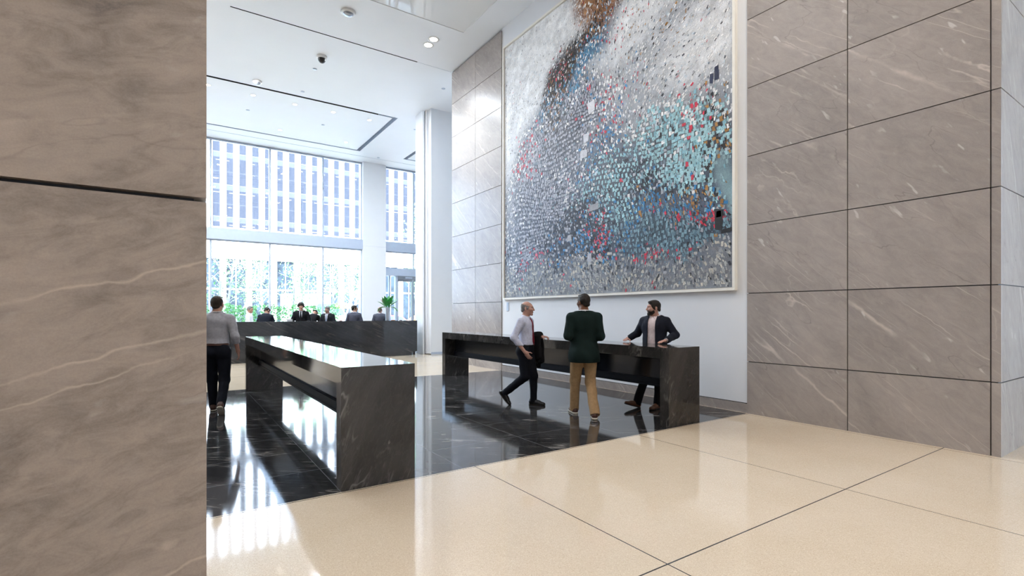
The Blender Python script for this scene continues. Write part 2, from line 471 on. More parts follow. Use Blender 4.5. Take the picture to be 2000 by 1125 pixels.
# entrance: side light, jamb, pair of glass doors
ent = struct(empty('door_1', (9.45, YG, 0)))
def ex(px): return world_at(px, 590, Y=YG).x - 9.45
mb = MB()
mb.box(ex(759), ex(762), -.06, .06, 0, 3.5); mb.box(ex(771), ex(775), -.14, .1, 0, 3.5); mb.box(13.2-9.45, 13.35-9.45, -.14, .1, 0, 3.5)
mb.build('door_frame', M['frame_white'], ent)
MB().box(9.11-9.45, ex(771), -.006, .006, 0, 3.5).build('pane', M['glass'], ent)
xa, xb, xc = ex(775), ex(805.5), 13.2-9.45
h = MB(); h.box(xa, xc, -.12, .1, 3.33, 3.5); h.build('door_header', M['metal'], ent)
MB().box(ex(790), ex(803), -.17, -.12, 3.38, 3.46).build('door_closer', M['frame_white'], ent)
for a, b, hx in ((xa, xb, xb-.17), (xb, 2*xb-xa, xb+.17), (2*xb-xa, xc, xc-.2)):
    lf = MB(); lf.box(a+.01, a+.07, -.04, .04, .02, 3.33); lf.box(b-.07, b-.01, -.04, .04, .02, 3.33)
    lf.box(a+.07, b-.07, -.04, .04, .02, .32); lf.box(a+.07, b-.07, -.04, .04, 3.22, 3.33)
    leaf = lf.build('door_leaf', M['metal'], ent)
    MB().box(a+.07, b-.07, -.005, .005, .32, 3.22).build('pane', M['glass'], leaf)
    MB().tube([(hx, -.04, .9), (hx, -.09, .93), (hx, -.09, 1.47), (hx, -.04, 1.5)], .016, 8).build('handle', M['metal'], leaf)
t = tag(MB().box(9.6, 12.8, 22.9, 25.2, .001, .015).build('entrance_mat', M['mat']), 'grey entrance mat on the pale floor inside the street doors', 'mat')
# east entrance glazing (beyond the right edge of the picture)
w = struct(empty('window_%d' % (nwin+1), (XR+.1, -3.65, 0)))
MB().box(-.006, .006, -1.84, 1.84, .1, 6.0).build('pane', M['glass'], w)
f = MB()
for y in (-1.84, -.035, 1.77): f.box(-.06, .06, y, y+.07, .1, 6.0)
f.box(-.06, .06, -1.84, 1.84, 0, .1)
f.build('window_frame', M['frame_white'], w)

# ------------------------------------------------------------------ waterfall desks
def desk(name, x0, x1, y0, y1, side, label):
    """side=-1: open face to the left"""
    H, T = 1.068, .15
    r = tag(empty(name, ((x0+x1)/2, (y0+y1)/2, 0)), label, 'desk', 'black marble waterfall desks on the dark floor')
    hx = (x1-x0)/2; hy = (y1-y0)/2
    m = M['desk_stone']
    def yprism(prof):                                             # mitred slab: profile in YZ, across the full width
        v = [(-hx,y,z) for y, z in prof] + [(hx,y,z) for y, z in prof]; n = 4
        return MB().add(v, [(0,1,2,3), (7,6,5,4)] + [(k, n+k, n+(k+1)%n, (k+1)%n) for k in range(4)])
    yprism([(-hy,H),(hy,H),(hy-T,H-T),(-hy+T,H-T)]).build('desk_top', m, r)
    yprism([(-hy,0),(-hy+T,0),(-hy+T,H-T),(-hy,H)]).build('end_panel', m, r)
    yprism([(hy,0),(hy-T,0),(hy-T,H-T),(hy,H)]).build('end_panel', m, r)
    a = -hx+.235
    MB().box(a+.03, hx-.2, -hy+T, hy-T, .60, H-T).build('modesty_panel', M['panel'], r)
    mb = MB(); mb.box(a, hx-.16, -hy+T, hy-T, .50, .60)
    mb.box(a-.012, a, -hy+T, hy-T, .49, .515)
    mb.build('cable_tray', M['dark_metal'], r)
    return r
desk('waterfall_desk', 1.20, 1.875, 4.42, 11.39, -1, 'long black marble waterfall desk nearest the big stone pillar on the left')
desk('waterfall_desk', 5.52, 6.177, 4.44, 11.30, -1, 'long black marble waterfall desk under the large abstract painting')
# back reception counter: high marble front, work surface behind it
r = tag(empty('reception_counter', (3.4, 17.9, 0)), 'wide high black marble reception counter before the street windows', 'counter')
def rb(mb, x0,x1,y0,y1,z0,z1): mb.box(x0-3.4,x1-3.4,y0-17.9,y1-17.9,z0,z1); return mb
mb = MB(); rb(mb, -.9, 7.50, 17.45, 17.60, .13, 1.272); rb(mb, -.9, 7.32, 17.50, 17.60, 0, .13)
mb.build('front_panel', M['counter_stone'], r, .004)
rb(MB(), -.9, 7.50, 17.60, 17.80, 1.232, 1.272).build('counter_top', M['counter_stone'], r, .003)
rb(MB(), 7.38, 7.50, 17.60, 18.6, 0, 1.232).build('end_panel', M['counter_stone'], r, .003)
rb(MB(), -.9, 7.38, 17.60, 18.45, .72, .76).build('work_surface', M['panel'], r)

# ------------------------------------------------------------------ ceiling fittings
def lamp(name, loc, energy, rad, col=(1, .86, .70), aim=None, spot=None, shape='DISK', size_y=None, spread=None):
    if spot:
        d = bpy.data.lights.new(name, 'SPOT'); d.spot_size = spot; d.spot_blend = .6; d.shadow_soft_size = rad
    else:
        d = bpy.data.lights.new(name, 'AREA'); d.shape = shape; d.size = rad*2
        if size_y: d.size_y = size_y
        if spread: d.spread = spread
    d.energy = energy; d.color = col
    o = bpy.data.objects.new(name, d); COL.objects.link(o); o.location = loc
    if aim is not None:
        o.rotation_euler = (Vector(aim)-Vector(loc)).to_track_quat('-Z', 'Y').to_euler()
    return o
def downlight(x, y, label, group):
    o = tag(empty('downlight', (x, y, CEIL)), label, 'downlight', group)
    MB().lathe([(.105,0), (.105,-.006), (.075,-.006), (.07,.0)], n=20).build('trim_ring', M['plate_white'], o)
    MB().lathe([(.001,-.003), (.072,-.003)], n=20).build('lamp_lens', M['lens'], o)
    return o
ROW = ['first small round downlight from the left in the near row of the coffer', 'second small round downlight from the left in the near row of the coffer',
       'third small round downlight from the left in the near row of the coffer', 'fourth small round downlight from the left in the near row of the coffer',
       'last small round downlight on the right in the near row of the coffer']
for k, px in enumerate([(406,166), (494.5,186), (576,204), (651,219), (721.6,234.6)]):
    p = world_at(*px, Z=CEIL); downlight(p.x, p.y, ROW[k], 'downlights in the ceiling coffer')
for px, l in (((547,254), 'left one of two faint downlights in the far row of the coffer'), ((676,278), 'right one of two faint downlights in the far row of the coffer')):
    p = world_at(*px, Z=CEIL); downlight(p.x, p.y, l, 'downlights in the ceiling coffer')
for px, l in (((847,77), 'nearer of two bright ceiling spotlights washing the far stone wall'), ((836.5,88), 'farther of two bright ceiling spotlights washing the far stone wall')):
    p = world_at(*px, Z=CEIL); o = downlight(p.x, p.y, l, 'bright spotlights by the far stone wall')
    o.scale = (1.5, 1.5, 1)
    lamp('spot_lamp', (p.x, p.y, CEIL-.05), 60, .05, (1, .88, .72), aim=(XW, p.y-.1, 6.7), spot=D(38))
# dome camera, sprinkler heads, cover discs
p = world_at(628.6, 110, Z=CEIL)
o = tag(empty('dome_camera', (p.x, p.y, CEIL)), 'dark dome security camera under a white ring on the ceiling', 'camera')
MB().lathe([(.15,0), (.15,-.05), (.12,-.075), (.1,-.08)], n=20).build('mount', M['plate_white'], o)
MB().lathe([(.115,-.075), (.105,-.13), (.07,-.185), (.03,-.205), (.001,-.21)], n=20).build('dome', M['black'], o)
for px, s, l in (((680,23), 1.25, 'nearest white dome detector on the ceiling, before the long dark slot'), ((503,159), .95, 'white dome detector just before the dark edge of the coffer')):
    p = world_at(*px, Z=CEIL)
    o = tag(empty('smoke_detector', (p.x, p.y, CEIL)), l, 'smoke detector', 'dome detectors on the ceiling')
    MB().lathe([(.15*s,0), (.15*s,-.03), (.135*s,-.045), (.1*s,-.05)], n=20).build('base', M['plate_white'], o)
    MB().lathe([(.1*s,-.05), (.09*s,-.075), (.045*s,-.105), (.001,-.11)], n=20).build('dome', M['metal'], o)
for px, l in (((615,135), 'flat ceiling disc next to the dome camera'), ((591,179), 'flat ceiling disc at the near dark edge of the coffer'), ((484,215), 'flat disc inside the coffer, left of the others'),
              ((631,244), 'flat disc inside the coffer, right of the others'), ((866,173), 'flat ceiling disc beside the far stone wall top'), ((811,253), 'flat ceiling disc before the white pier'), ((739,308), 'flat ceiling disc above the white window column')):
    p = world_at(*px, Z=CEIL)
    tag(MB().lathe([(.001,-.012), (.06,-.012), (.065,-.008), (.065,0)], (p.x, p.y, CEIL), 16).build('ceiling_disc', M['frame_white']), l, 'sprinkler cover', 'flat discs on the ceiling')
# small plate at the corner of the painting
p = world_at(990.5, 599, X=XW)
o = tag(empty('caption_plate', (XW+.025, p.y, p.z)), 'small pale caption plate on the white wall below the painting corner', 'plate')
MB().box(-.012, 0, -.05, .05, -.11, .11).build('backing', M['frame_white'], o)
MB().box(-.014, -.012, -.035, .035, -.002, .0).build('text_line', M['metal'], o)

# ------------------------------------------------------------------ daylight, added fill lights, camera
W = bpy.data.worlds.new('World'); SC.world = W; W.use_nodes = True
bg = W.node_tree.nodes['Background']; bg.inputs[0].default_value = (.50, .71, 1, 1); bg.inputs[1].default_value = 9
s = bpy.data.lights.new('sun', 'SUN'); s.energy = 35; s.angle = D(.6); s.color = (.88, .94, 1)
so = bpy.data.objects.new('sun', s); COL.objects.link(so)
so.rotation_euler = Vector((.28, .74, -.62)).to_track_quat('-Z', 'Y').to_euler()
WARM = (1, .89, .78)
for x, y in ((-3.5,-3), (0,-3.2), (3.5,-3), (7,-3), (1.5,.2), (4.6,.4), (6.2,3.0), (3.2,3.2), (10.5,-3)):
    lamp('added_ceiling_fill', (x, y, CEIL-.02), 50, .22, WARM, aim=(x, y, 0))  # warm lights added above the near zone, out of view, without fittings
for y in (5.4, 7.4, 9.4):
    lamp('added_painting_fill', (4.6, y, CEIL-.03), 30, .09, (1, .95, .9), aim=(XW, y, 6.6), spot=D(75))  # unseen spots added to brighten the painting

for x in (-4, -1, 2, 5):
    for y in (15.8, 18.2, 21.2):
        lamp('added_ceiling_fill', (x, y, CEIL-.02), 135, .12, (.86, .93, 1), aim=(x, y, 0))  # cool fill added across the far ceiling, no fittings at these points
for x, y in ((-3, 6.5), (.5, 6.5), (3.4, 6.0), (-3, 9.5), (.5, 9.5), (3.4, 9.5)):
    lamp('added_ceiling_fill', (x, y, CEIL-.02), 30, .12, (.90, .95, 1), aim=(x, y, 0))  # hidden cool fill added above the dark floor

cam = bpy.data.cameras.new('camera'); co = bpy.data.objects.new('camera', cam); COL.objects.link(co)
co.location = (0, 0, EYE); co.rotation_euler = (PI/2, 0, -TH)
cam.sensor_width = 36; cam.lens = 36*F_PX/2000; cam.shift_y = (612-562.5)/2000
cam.clip_start = .05; cam.clip_end = 500
SC.camera = co
SC.view_settings.view_transform = 'Standard'; SC.view_settings.look = 'None'
SC.view_settings.gamma = 1; SC.view_settings.use_curve_mapping = False
SC.view_settings.exposure = .37
# ------------------------------------------------------------------ the street outside
M['asphalt'] = plain('asphalt', (.22,.22,.23), .9)
M['paving'] = plain('pale_paving', (.55,.54,.52), .8, noise=.1)
M['fin'] = plain('white_precast', (.80,.80,.80), .7, noise=.03)
def tower_glass():
    # blue-grey strip glass: each storey shows a pale spandrel line, thin lines and, at random, a lit ceiling line painted into the colour
    t = NT('blue_tower_glass'); co = t.n('ShaderNodeTexCoord').outputs['Object']; sep = t.n('ShaderNodeSeparateXYZ'); t.l(co, sep.inputs[0])
    f = t.math('FRACT', t.math('DIVIDE', t.math('ADD', sep.outputs[2], 3.0), 3.9))
    bay = t.math('FLOOR', t.math('DIVIDE', sep.outputs[0], .7035)); fl = t.math('FLOOR', t.math('DIVIDE', t.math('ADD', sep.outputs[2], 3.0), 3.9))
    wn = t.n('ShaderNodeTexWhiteNoise', noise_dimensions='2D'); cv = t.n('ShaderNodeCombineXYZ'); t.l(bay, cv.inputs[0]); t.l(fl, cv.inputs[1]); t.l(cv.outputs[0], wn.inputs['Vector'])
    nz = t.noise(t.mapping(co, scale=(6, 1, .5)), 1.0, 4)
    c = t.ramp(nz.outputs[0], [(.3, (.018,.020,.028,1)), (.7, (.026,.028,.037,1))])
    def band(a, b): return t.math('MULTIPLY', t.math('GREATER_THAN', f, a), t.math('LESS_THAN', f, b))
    c = t.mix(band(.0, .16), c, (.046,.048,.058,1))
    c = t.mix(band(.16, .175), c, (.09,.09,.09,1)); c = t.mix(band(.56, .572), c, (.06,.061,.07,1))
    lit = t.math('MULTIPLY', band(.90, .93), t.math('GREATER_THAN', wn.outputs['Value'], .5)); c = t.mix(lit, c, (.09,.085,.075,1))
    t.bsdf(c, .2, .3); return t.m
M['tower_glass'] = tower_glass(); M['lobby_glass'] = plain('blue_lobby_glass', (.018,.026,.034), .2, .3, noise=.6, nscale=1.2)
M['spandrel'] = plain('tower_spandrel', (.1,.12,.17), .5, noise=.1)
mb = MB(); mb.box(-60, 90, YG+.35, 36, -.2, -.02, 1); mb.box(-60, 90, 36, 60, -.35, -.12, 0); mb.box(-60, 90, 60, 75, -.2, -.02, 1); mb.box(XR+.2, 90, -40, YG+.35, -.2, -.02, 1)
struct(mb.build('street', [M['asphalt'], M['paving']]))
# tower opposite: white fins, glass strips between them, every second fin runs to the ground
TY = 70.0; TX0, TP, TN = -5.54, 1.407, 34
tw = tag(empty('office_tower', (12, TY, 0)), 'office tower with tall white fins and blue glass strips across the street', 'building')
def tb(mb, x0,x1,y0,y1,z0,z1): return mb.box(x0-12,x1-12,y0-TY,y1-TY,z0,z1)
tb(MB(), TX0-2, TX0+TP*TN+2, TY+.9, TY+10, 0, 44).build('core', M['spandrel'], tw)
ZB = 12.0
tb(MB(), TX0-2, TX0+TP*TN+2, TY+.1, TY+.95, 8.2, ZB).build('band', M['fin'], tw)
FH = 3.9
for k in range(TN):
    xc = TX0 + TP*k                                             # glass strip centre
    g = tb(MB(), xc-.39, xc+.39, TY+.12, TY+.17, ZB, 44).build('window', M['tower_glass'], tw)
    xf = xc + TP/2
    tb(MB(), xf-.33, xf+.33, TY-.05, TY+.9, 0 if k % 2 else ZB-.4, 44).build('fin', M['fin'], tw)
    if k % 2:
        w = tb(MB(), xf+.4, xf+2*TP-.4, TY+.45, TY+.5, .6, 8.2).build('window', M['lobby_glass'], tw)
        m = MB(); tb(m, xf+TP-.05, xf+TP+.05, TY+.38, TY+.49, .6, 8.2); tb(m, xf+.4, xf+2*TP-.4, TY+.38, TY+.49, 4.4, 4.6)
        m.build('window_frame', M['fin'], w)
# ------------------------------------------------------------------ the large abstract painting
PY0, PY1, PZ0, PZ1 = 4.64, 11.20, 1.95, 8.53            # canvas on the wall: right edge, left edge, bottom, top
def chips_material():
    t = NT('abstract_paint')
    at = t.n('ShaderNodeAttribute', attribute_name='paint')
    co = t.n('ShaderNodeTexCoord').outputs['Object']
    n1 = t.noise(co, 55, 5, .7)
    n2 = t.noise(co, 9, 4, .6)
    c = t.mix(.5, at.outputs['Color'], t.mix(1.0, at.outputs['Color'], t.ramp(n1.outputs[0], [(.3, .45), (.7, 1.5)]), 'MULTIPLY'))
    c = t.mix(.35, c, t.mix(1.0, c, t.ramp(n2.outputs[0], [(.3, .6), (.7, 1.35)]), 'MULTIPLY'))
    b = t.bsdf(c, .42, .4)
    t.l(t.bump(n1.outputs[0], .3, .01), b.inputs['Normal'])
    return t.m
def lin(*c): return np.array(srgb(*c)[:3])
# soft regions of the composition: (u, v, radius u, radius v, rotation, strength)
def blob(u, v, cu, cv, ru, rv, rot=0, p=2.0):
    c, s = math.cos(rot), math.sin(rot)
    du, dv = u-cu, v-cv
    a = (du*c + dv*s)/ru; b = (-du*s + dv*c)/rv
    return np.exp(-(a*a + b*b)**(p/2))
def snoise(u, v, f, seed):
    r = np.random.default_rng(seed); o = np.zeros_like(u)
    for k in range(14):
        a = r.uniform(0, 2*PI); ff = f*r.uniform(.5, 1.9)
        o += np.sin((u*math.cos(a) + v*math.sin(a))*ff*2*PI + r.uniform(0, 2*PI))
    return o/14**.5
def fields(u0, v0):
    w = .030
    u = u0 + w*snoise(u0, v0, 3, 1); v = v0 + w*snoise(u0, v0, 3, 2)
    d = {}
    top = 1/(1+np.exp(-(v - .69 + .10*np.sin(u*4.2) - .06*snoise(u, v, 3, 9))/.06))
    d['white'] = np.maximum(top, np.maximum(blob(u, v, .0, .68, .13, .34), .9*blob(u, v, .93, .62, .3, .16)))
    d['rust'] = blob(u, v, .54, .95, .115, .125, 0, 4)
    d['dark'] = np.maximum(blob(u, v, .355, .745, .07, .13, -.55, 4), blob(u, v, .49, .835, .14, .045, .55, 3))
    d['teal'] = np.maximum(1.0*blob(u, v, .50, .77, .17, .075, .62, 4), .7*blob(u, v, .28, .65, .08, .03, .5))
    d['lav'] = np.maximum(blob(u, v, .36, .56, .22, .13, .3, 4), .8*blob(u, v, .2, .33, .17, .2, 0, 3))
    d['white'] = d['white']*(1-.9*d['lav'])
    d['sky'] = np.maximum(blob(u, v, .86, .385, .19, .085, -.35, 3), .9*blob(u, v, .62, .33, .14, .07))
    d['navy'] = np.maximum(blob(u, v, .45, .25, .13, .075, -.2, 3), np.maximum(.9*blob(u, v, .52, .15, .09, .09), np.maximum(.7*blob(u, v, .36, .20, .07, .1), .6*blob(u, v, .78, .305, .1, .03))))
    d['white'] = d['white']*(1-.85*np.maximum(np.maximum(d['dark'], d['rust']), .8*d['teal']))
    d['steel'] = np.maximum(blob(u, v, .80, .165, .15, .06, 0, 3), .7*blob(u, v, .66, .22, .1, .1))
    d['grey'] = np.clip(1 - v/.13, 0, 1)**.6
    d['blue'] = np.maximum(blob(u, v, .76, .25, .14, .045), np.maximum(.8*blob(u, v, .47, .17, .14, .08), np.maximum(.8*blob(u, v, .57, .075, .05, .02), .6*blob(u, v, .58, .5, .1, .14))))
    r = np.zeros_like(u)
    for cu, cv, ru, rv, s in ((.9,.205,.09,.022,1),(.76,.112,.05,.016,.9),(.14,.54,.05,.06,.7),(.875,.45,.04,.06,.8),(.68,.815,.06,.045,.95),(.54,.165,.05,.06,.75),(.33,.74,.04,.06,.6),(.57,.58,.10,.09,.42),(.08,.78,.03,.06,.5),(.86,.55,.06,.08,.35),(.5,.8,.1,.03,.25),(.2,.12,.08,.03,.3)):
        r = np.maximum(r, s*blob(u, v, cu, cv, ru, rv))
    d['red'] = r
    d['ochre'] = np.maximum(.5*blob(u, v, .78, .74, .12, .07), np.maximum(.8*blob(u, v, .97, .36, .05, .1), .45*blob(u, v, .88, .27, .08, .05)))
    d['plain'] = blob(u, v, 1.0, .215, .045, .075, 0, 6)
    return d
def base_colour(u, v):
    d = fields(u, v)
    c = np.zeros(u.shape + (3,)) + lin(82,94,114)
    def lay(k, col, a=1):
        nonlocal c
        w = np.clip(d[k]*a, 0, 1)[..., None]; c = c*(1-w) + np.asarray(col)*w
    lay('lav', lin(44,50,66)); lay('sky', lin(38,52,64)); lay('steel', lin(60,80,94)); lay('grey', lin(138,142,148), .9)
    lay('white', lin(232,234,236), .98)
    lay('teal', lin(58,104,138), .95); lay('navy', lin(34,40,54), .95); lay('dark', lin(48,42,40)); lay('rust', lin(158,108,70))
    lay('plain', lin(134,164,172))
    n = snoise(u, v, 14, 5)[..., None]
    return np.clip(c*(1 + .10*n), 0, 1), d
def build_painting():
    V = []; Fc = []; C = []
    def P(u, v, h): return np.stack([np.full_like(u, -.035) - h, PY1 - u*(PY1-PY0), PZ0 + v*(PZ1-PZ0)], -1)
    n = 200
    g = np.linspace(0, 1, n+1)
    U, Vv = np.meshgrid(g, g, indexing='ij')
    gv = P(U.ravel(), Vv.ravel(), 0*U.ravel())
    i, j = np.meshgrid(np.arange(n), np.arange(n), indexing='ij')
    a = (i*(n+1)+j).ravel()
    gf = np.stack([a, a+n+1, a+n+2, a+1], -1)
    cc, _ = base_colour((U[:-1,:-1]+U[1:,1:]).ravel()/2, (Vv[:-1,:-1]+Vv[1:,1:]).ravel()/2)
    V.append(gv); Fc.append(gf); C.append(cc); nv = len(gv)
    r = np.random.default_rng(3)
    def chips(u, v, w, h, ang, col, lift):
        nonlocal nv
        ca, sa = np.cos(ang), np.sin(ang)
        q = []
        for sx, sy in ((-1,-1),(1,-1),(1,1),(-1,1)):
            jx = 1 + r.uniform(-.22, .22, len(u)); jy = 1 + r.uniform(-.22, .22, len(u))
            x = sx*w*jx/2; y = sy*h*jy/2
            q.append(P(np.clip(u + x*ca - y*sa, 0, 1), np.clip(v + x*sa + y*ca, 0, 1), lift))
        q = np.stack(q, 1).reshape(-1, 3)
        k = np.arange(len(u))*4 + nv
        V.append(q); Fc.append(np.stack([k, k+1, k+2, k+3], -1)); C.append(col); nv += len(q)
    def pick(d, u):
        """one paint colour per chip, weighted by the region it lies in"""
        names = [('lav', (176,178,190), 1.3), ('lav', (146,150,166), .7), ('sky', (164,206,214), 1.8), ('sky', (134,182,196), .8), ('steel', (122,156,172), 1.4), ('steel', (92,124,142), .8),
                 ('grey', (176,178,178), .9), ('grey', (134,136,142), .7), ('grey', (198,194,184), .4), ('white', (238,238,238), 3.2), ('white', (206,212,220), .8), ('white', (196,212,222), .35),
                 ('teal', (74,136,176), 1.6), ('teal', (120,168,196), .5), ('navy', (26,30,42), 1.3), ('navy', (176,180,190), .5), ('dark', (34,28,28), 2.6), ('dark', (132,96,62), 1.3), ('rust', (186,138,92), 1.4), ('rust', (122,78,46), 1.2),
                 ('blue', (48,128,184), .9), ('red', (206,46,72), 1.15), ('ochre', (170,124,62), .8), ('ochre', (40,34,34), .7), ('plain', (140,168,176), 3.0)]
        W = np.stack([d[k]*s for k, _, s in names] + [np.full(len(u), .10), np.full(len(u), .07), np.full(len(u), .012), np.full(len(u), .02)], -1)
        pal = np.stack([lin(*c) for _, c, _ in names] + [lin(120,136,152), lin(168,172,182), lin(206,46,72), lin(30,32,40)])
        cs = np.cumsum(W, 1); x = r.uniform(0, 1, len(u))*cs[:, -1]
        return pal[(cs < x[:, None]).sum(1)]
    # rows of larger chips that follow bent courses
    m = 80
    gu, gv2 = np.meshgrid((np.arange(m)+.5)/m, (np.arange(m)+.5)/m, indexing='ij')
    gu = gu.ravel(); gv2 = gv2.ravel()
    row = np.round(gv2*m - .5)
    gu = gu + (row % 2)*.5/m
    u = gu + .022*snoise(gu, gv2, 2.2, 21) + r.normal(0, .0012, len(gu)); v = gv2 + .022*snoise(gu, gv2, 2.2, 22) + r.normal(0, .0012, len(gu))
    ok = (u > .004) & (u < .996) & (v > .004) & (v < .996)
    u, v = u[ok], v[ok]
    _, d = base_colour(u, v)
    dens = np.clip(.66 + .6*np.maximum.reduce([d['lav'], d['sky'], d['steel'], .8*d['navy'], .7*d['teal']]) - 1.3*d['white']*(1-d['sky']) - .5*d['rust'] - d['plain'], 0, .97)
    k = r.uniform(0, 1, len(u)) < dens
    u, v = u[k], v[k]; d = {q: x[k] for q, x in d.items()}
    s = 1/m*r.uniform(.72, .98, len(u)); flip = r.uniform(0, 1, len(u)) + .5*snoise(u, v, 2, 77) < .5
    s = s*(1 + .12*d['sky'])
    col = pick(d, u)*r.uniform(.82, 1.12, len(u))[:, None]
    chips(u, v, s*np.where(flip, .66, .92), s*np.where(flip, .98, .68), .16*snoise(u, v, 2, 31) + r.normal(0, .06, len(u)), np.clip(col, 0, 1), r.uniform(.002, .005, len(u)))
    # fine flecks and scraped strokes
    N = 40000
    u = r.uniform(.003, .997, N); v = r.uniform(.003, .997, N)
    _, d = base_colour(u, v)
    dens = np.clip(.42 + .15*d['white'] - .25*d['sky'] - .2*d['lav'] + .45*d['rust'] + .4*d['dark'] + .3*d['red'] - .22*d['white'] - .8*d['plain'], .05, 1)
    k = r.uniform(0, 1, N) < dens
    u, v = u[k], v[k]; d = {q: x[k] for q, x in d.items()}
    col = pick(d, u)*r.uniform(.75, 1.2, len(u))[:, None]
    dk = r.uniform(0, 1, len(u)) < .10*(1-d['rust'])*(1-.6*d['white'])
    col[dk] = lin(44,48,58)*r.uniform(.6, 2.2, dk.sum())[:, None]
    L = r.uniform(.0025, .0085, len(u))*(1 - .38*d['white'])
    chips(u, v, L*r.uniform(.3, .8, len(u)), L*1.3, .5*snoise(u, v, 1.4, 41) - .5*d['white'] + r.normal(0, .2, len(u)), np.clip(col, 0, 1), r.uniform(.004, .007, len(u)))
    # a few large accents: pale squares, dark angle
    big = [(.507,.595,.03,.032,(214,214,220)),(.483,.504,.026,.028,(206,208,216)),(.471,.455,.03,.026,(198,200,208)),(.52,.275,.04,.02,(150,152,158)),(.40,.19,.02,.02,(170,172,180)),(.50,.115,.018,.024,(176,178,188)),
           (.963,.165,.022,.055,(30,32,36)),(.985,.137,.03,.010,(26,28,32)),(.962,.18,.014,.016,(196,44,66)),(.943,.52,.010,.026,(44,52,84)),(.957,.528,.012,.03,(36,42,70))]
    u, v, w, h = (np.array([b[q] for b in big]) for q in range(4))
    chips(u, v, w, h, r.normal(0, .05, len(u)), np.array([lin(*b[4]) for b in big]), np.full(len(u), .008))
    V = np.concatenate(V); Fc = np.concatenate(Fc); C = np.concatenate(C)
    me = bpy.data.meshes.new('canvas')
    me.vertices.add(len(V)); me.vertices.foreach_set('co', V.ravel().astype(np.float32))
    me.loops.add(len(Fc)*4); me.loops.foreach_set('vertex_index', Fc.ravel().astype(np.int32))
    me.polygons.add(len(Fc)); me.polygons.foreach_set('loop_start', np.arange(len(Fc), dtype=np.int32)*4)
    at = me.color_attributes.new('paint', 'FLOAT_COLOR', 'CORNER')
    cc = np.concatenate([np.repeat(C, 4, 0), np.ones((len(C)*4, 1))], 1)
    at.data.foreach_set('color', cc.ravel().astype(np.float32))
    me.update(); me.validate()
    me.materials.append(chips_material())
    return me
pc = Vector((XW+.025, (PY0+PY1)/2, PZ0))
pr = tag(empty('abstract_painting', pc), 'huge square abstract painting of blue, grey and red paint chips on the white wall', 'painting')
def local(me):
    me.transform(Matrix.Translation((0, -pc.y, -pc.z))); return me
o = bpy.data.objects.new('canvas', local(build_painting())); COL.objects.link(o); o.parent = pr
hy = (PY1-PY0)/2; hz = PZ1-PZ0
fr = MB()
for a, b, c, d in ((-hy-.055, -hy-.012, -.055, hz+.055), (hy+.012, hy+.055, -.055, hz+.055), (-hy-.012, hy+.012, -.055, -.012), (-hy-.012, hy+.012, hz+.012, hz+.055)):
    fr.box(-.075, 0, a, b, c, d)
fr.box(-.012, 0, -hy-.012, hy+.012, -.012, hz+.012)
M['frame_cream'] = plain('cream_frame', srgb(236,233,225), .45, noise=.02)
fr.build('frame', M['frame_cream'], pr)
MB().box(-.034, -.012, -hy, hy, 0, hz).build('stretcher', M['white'], pr)
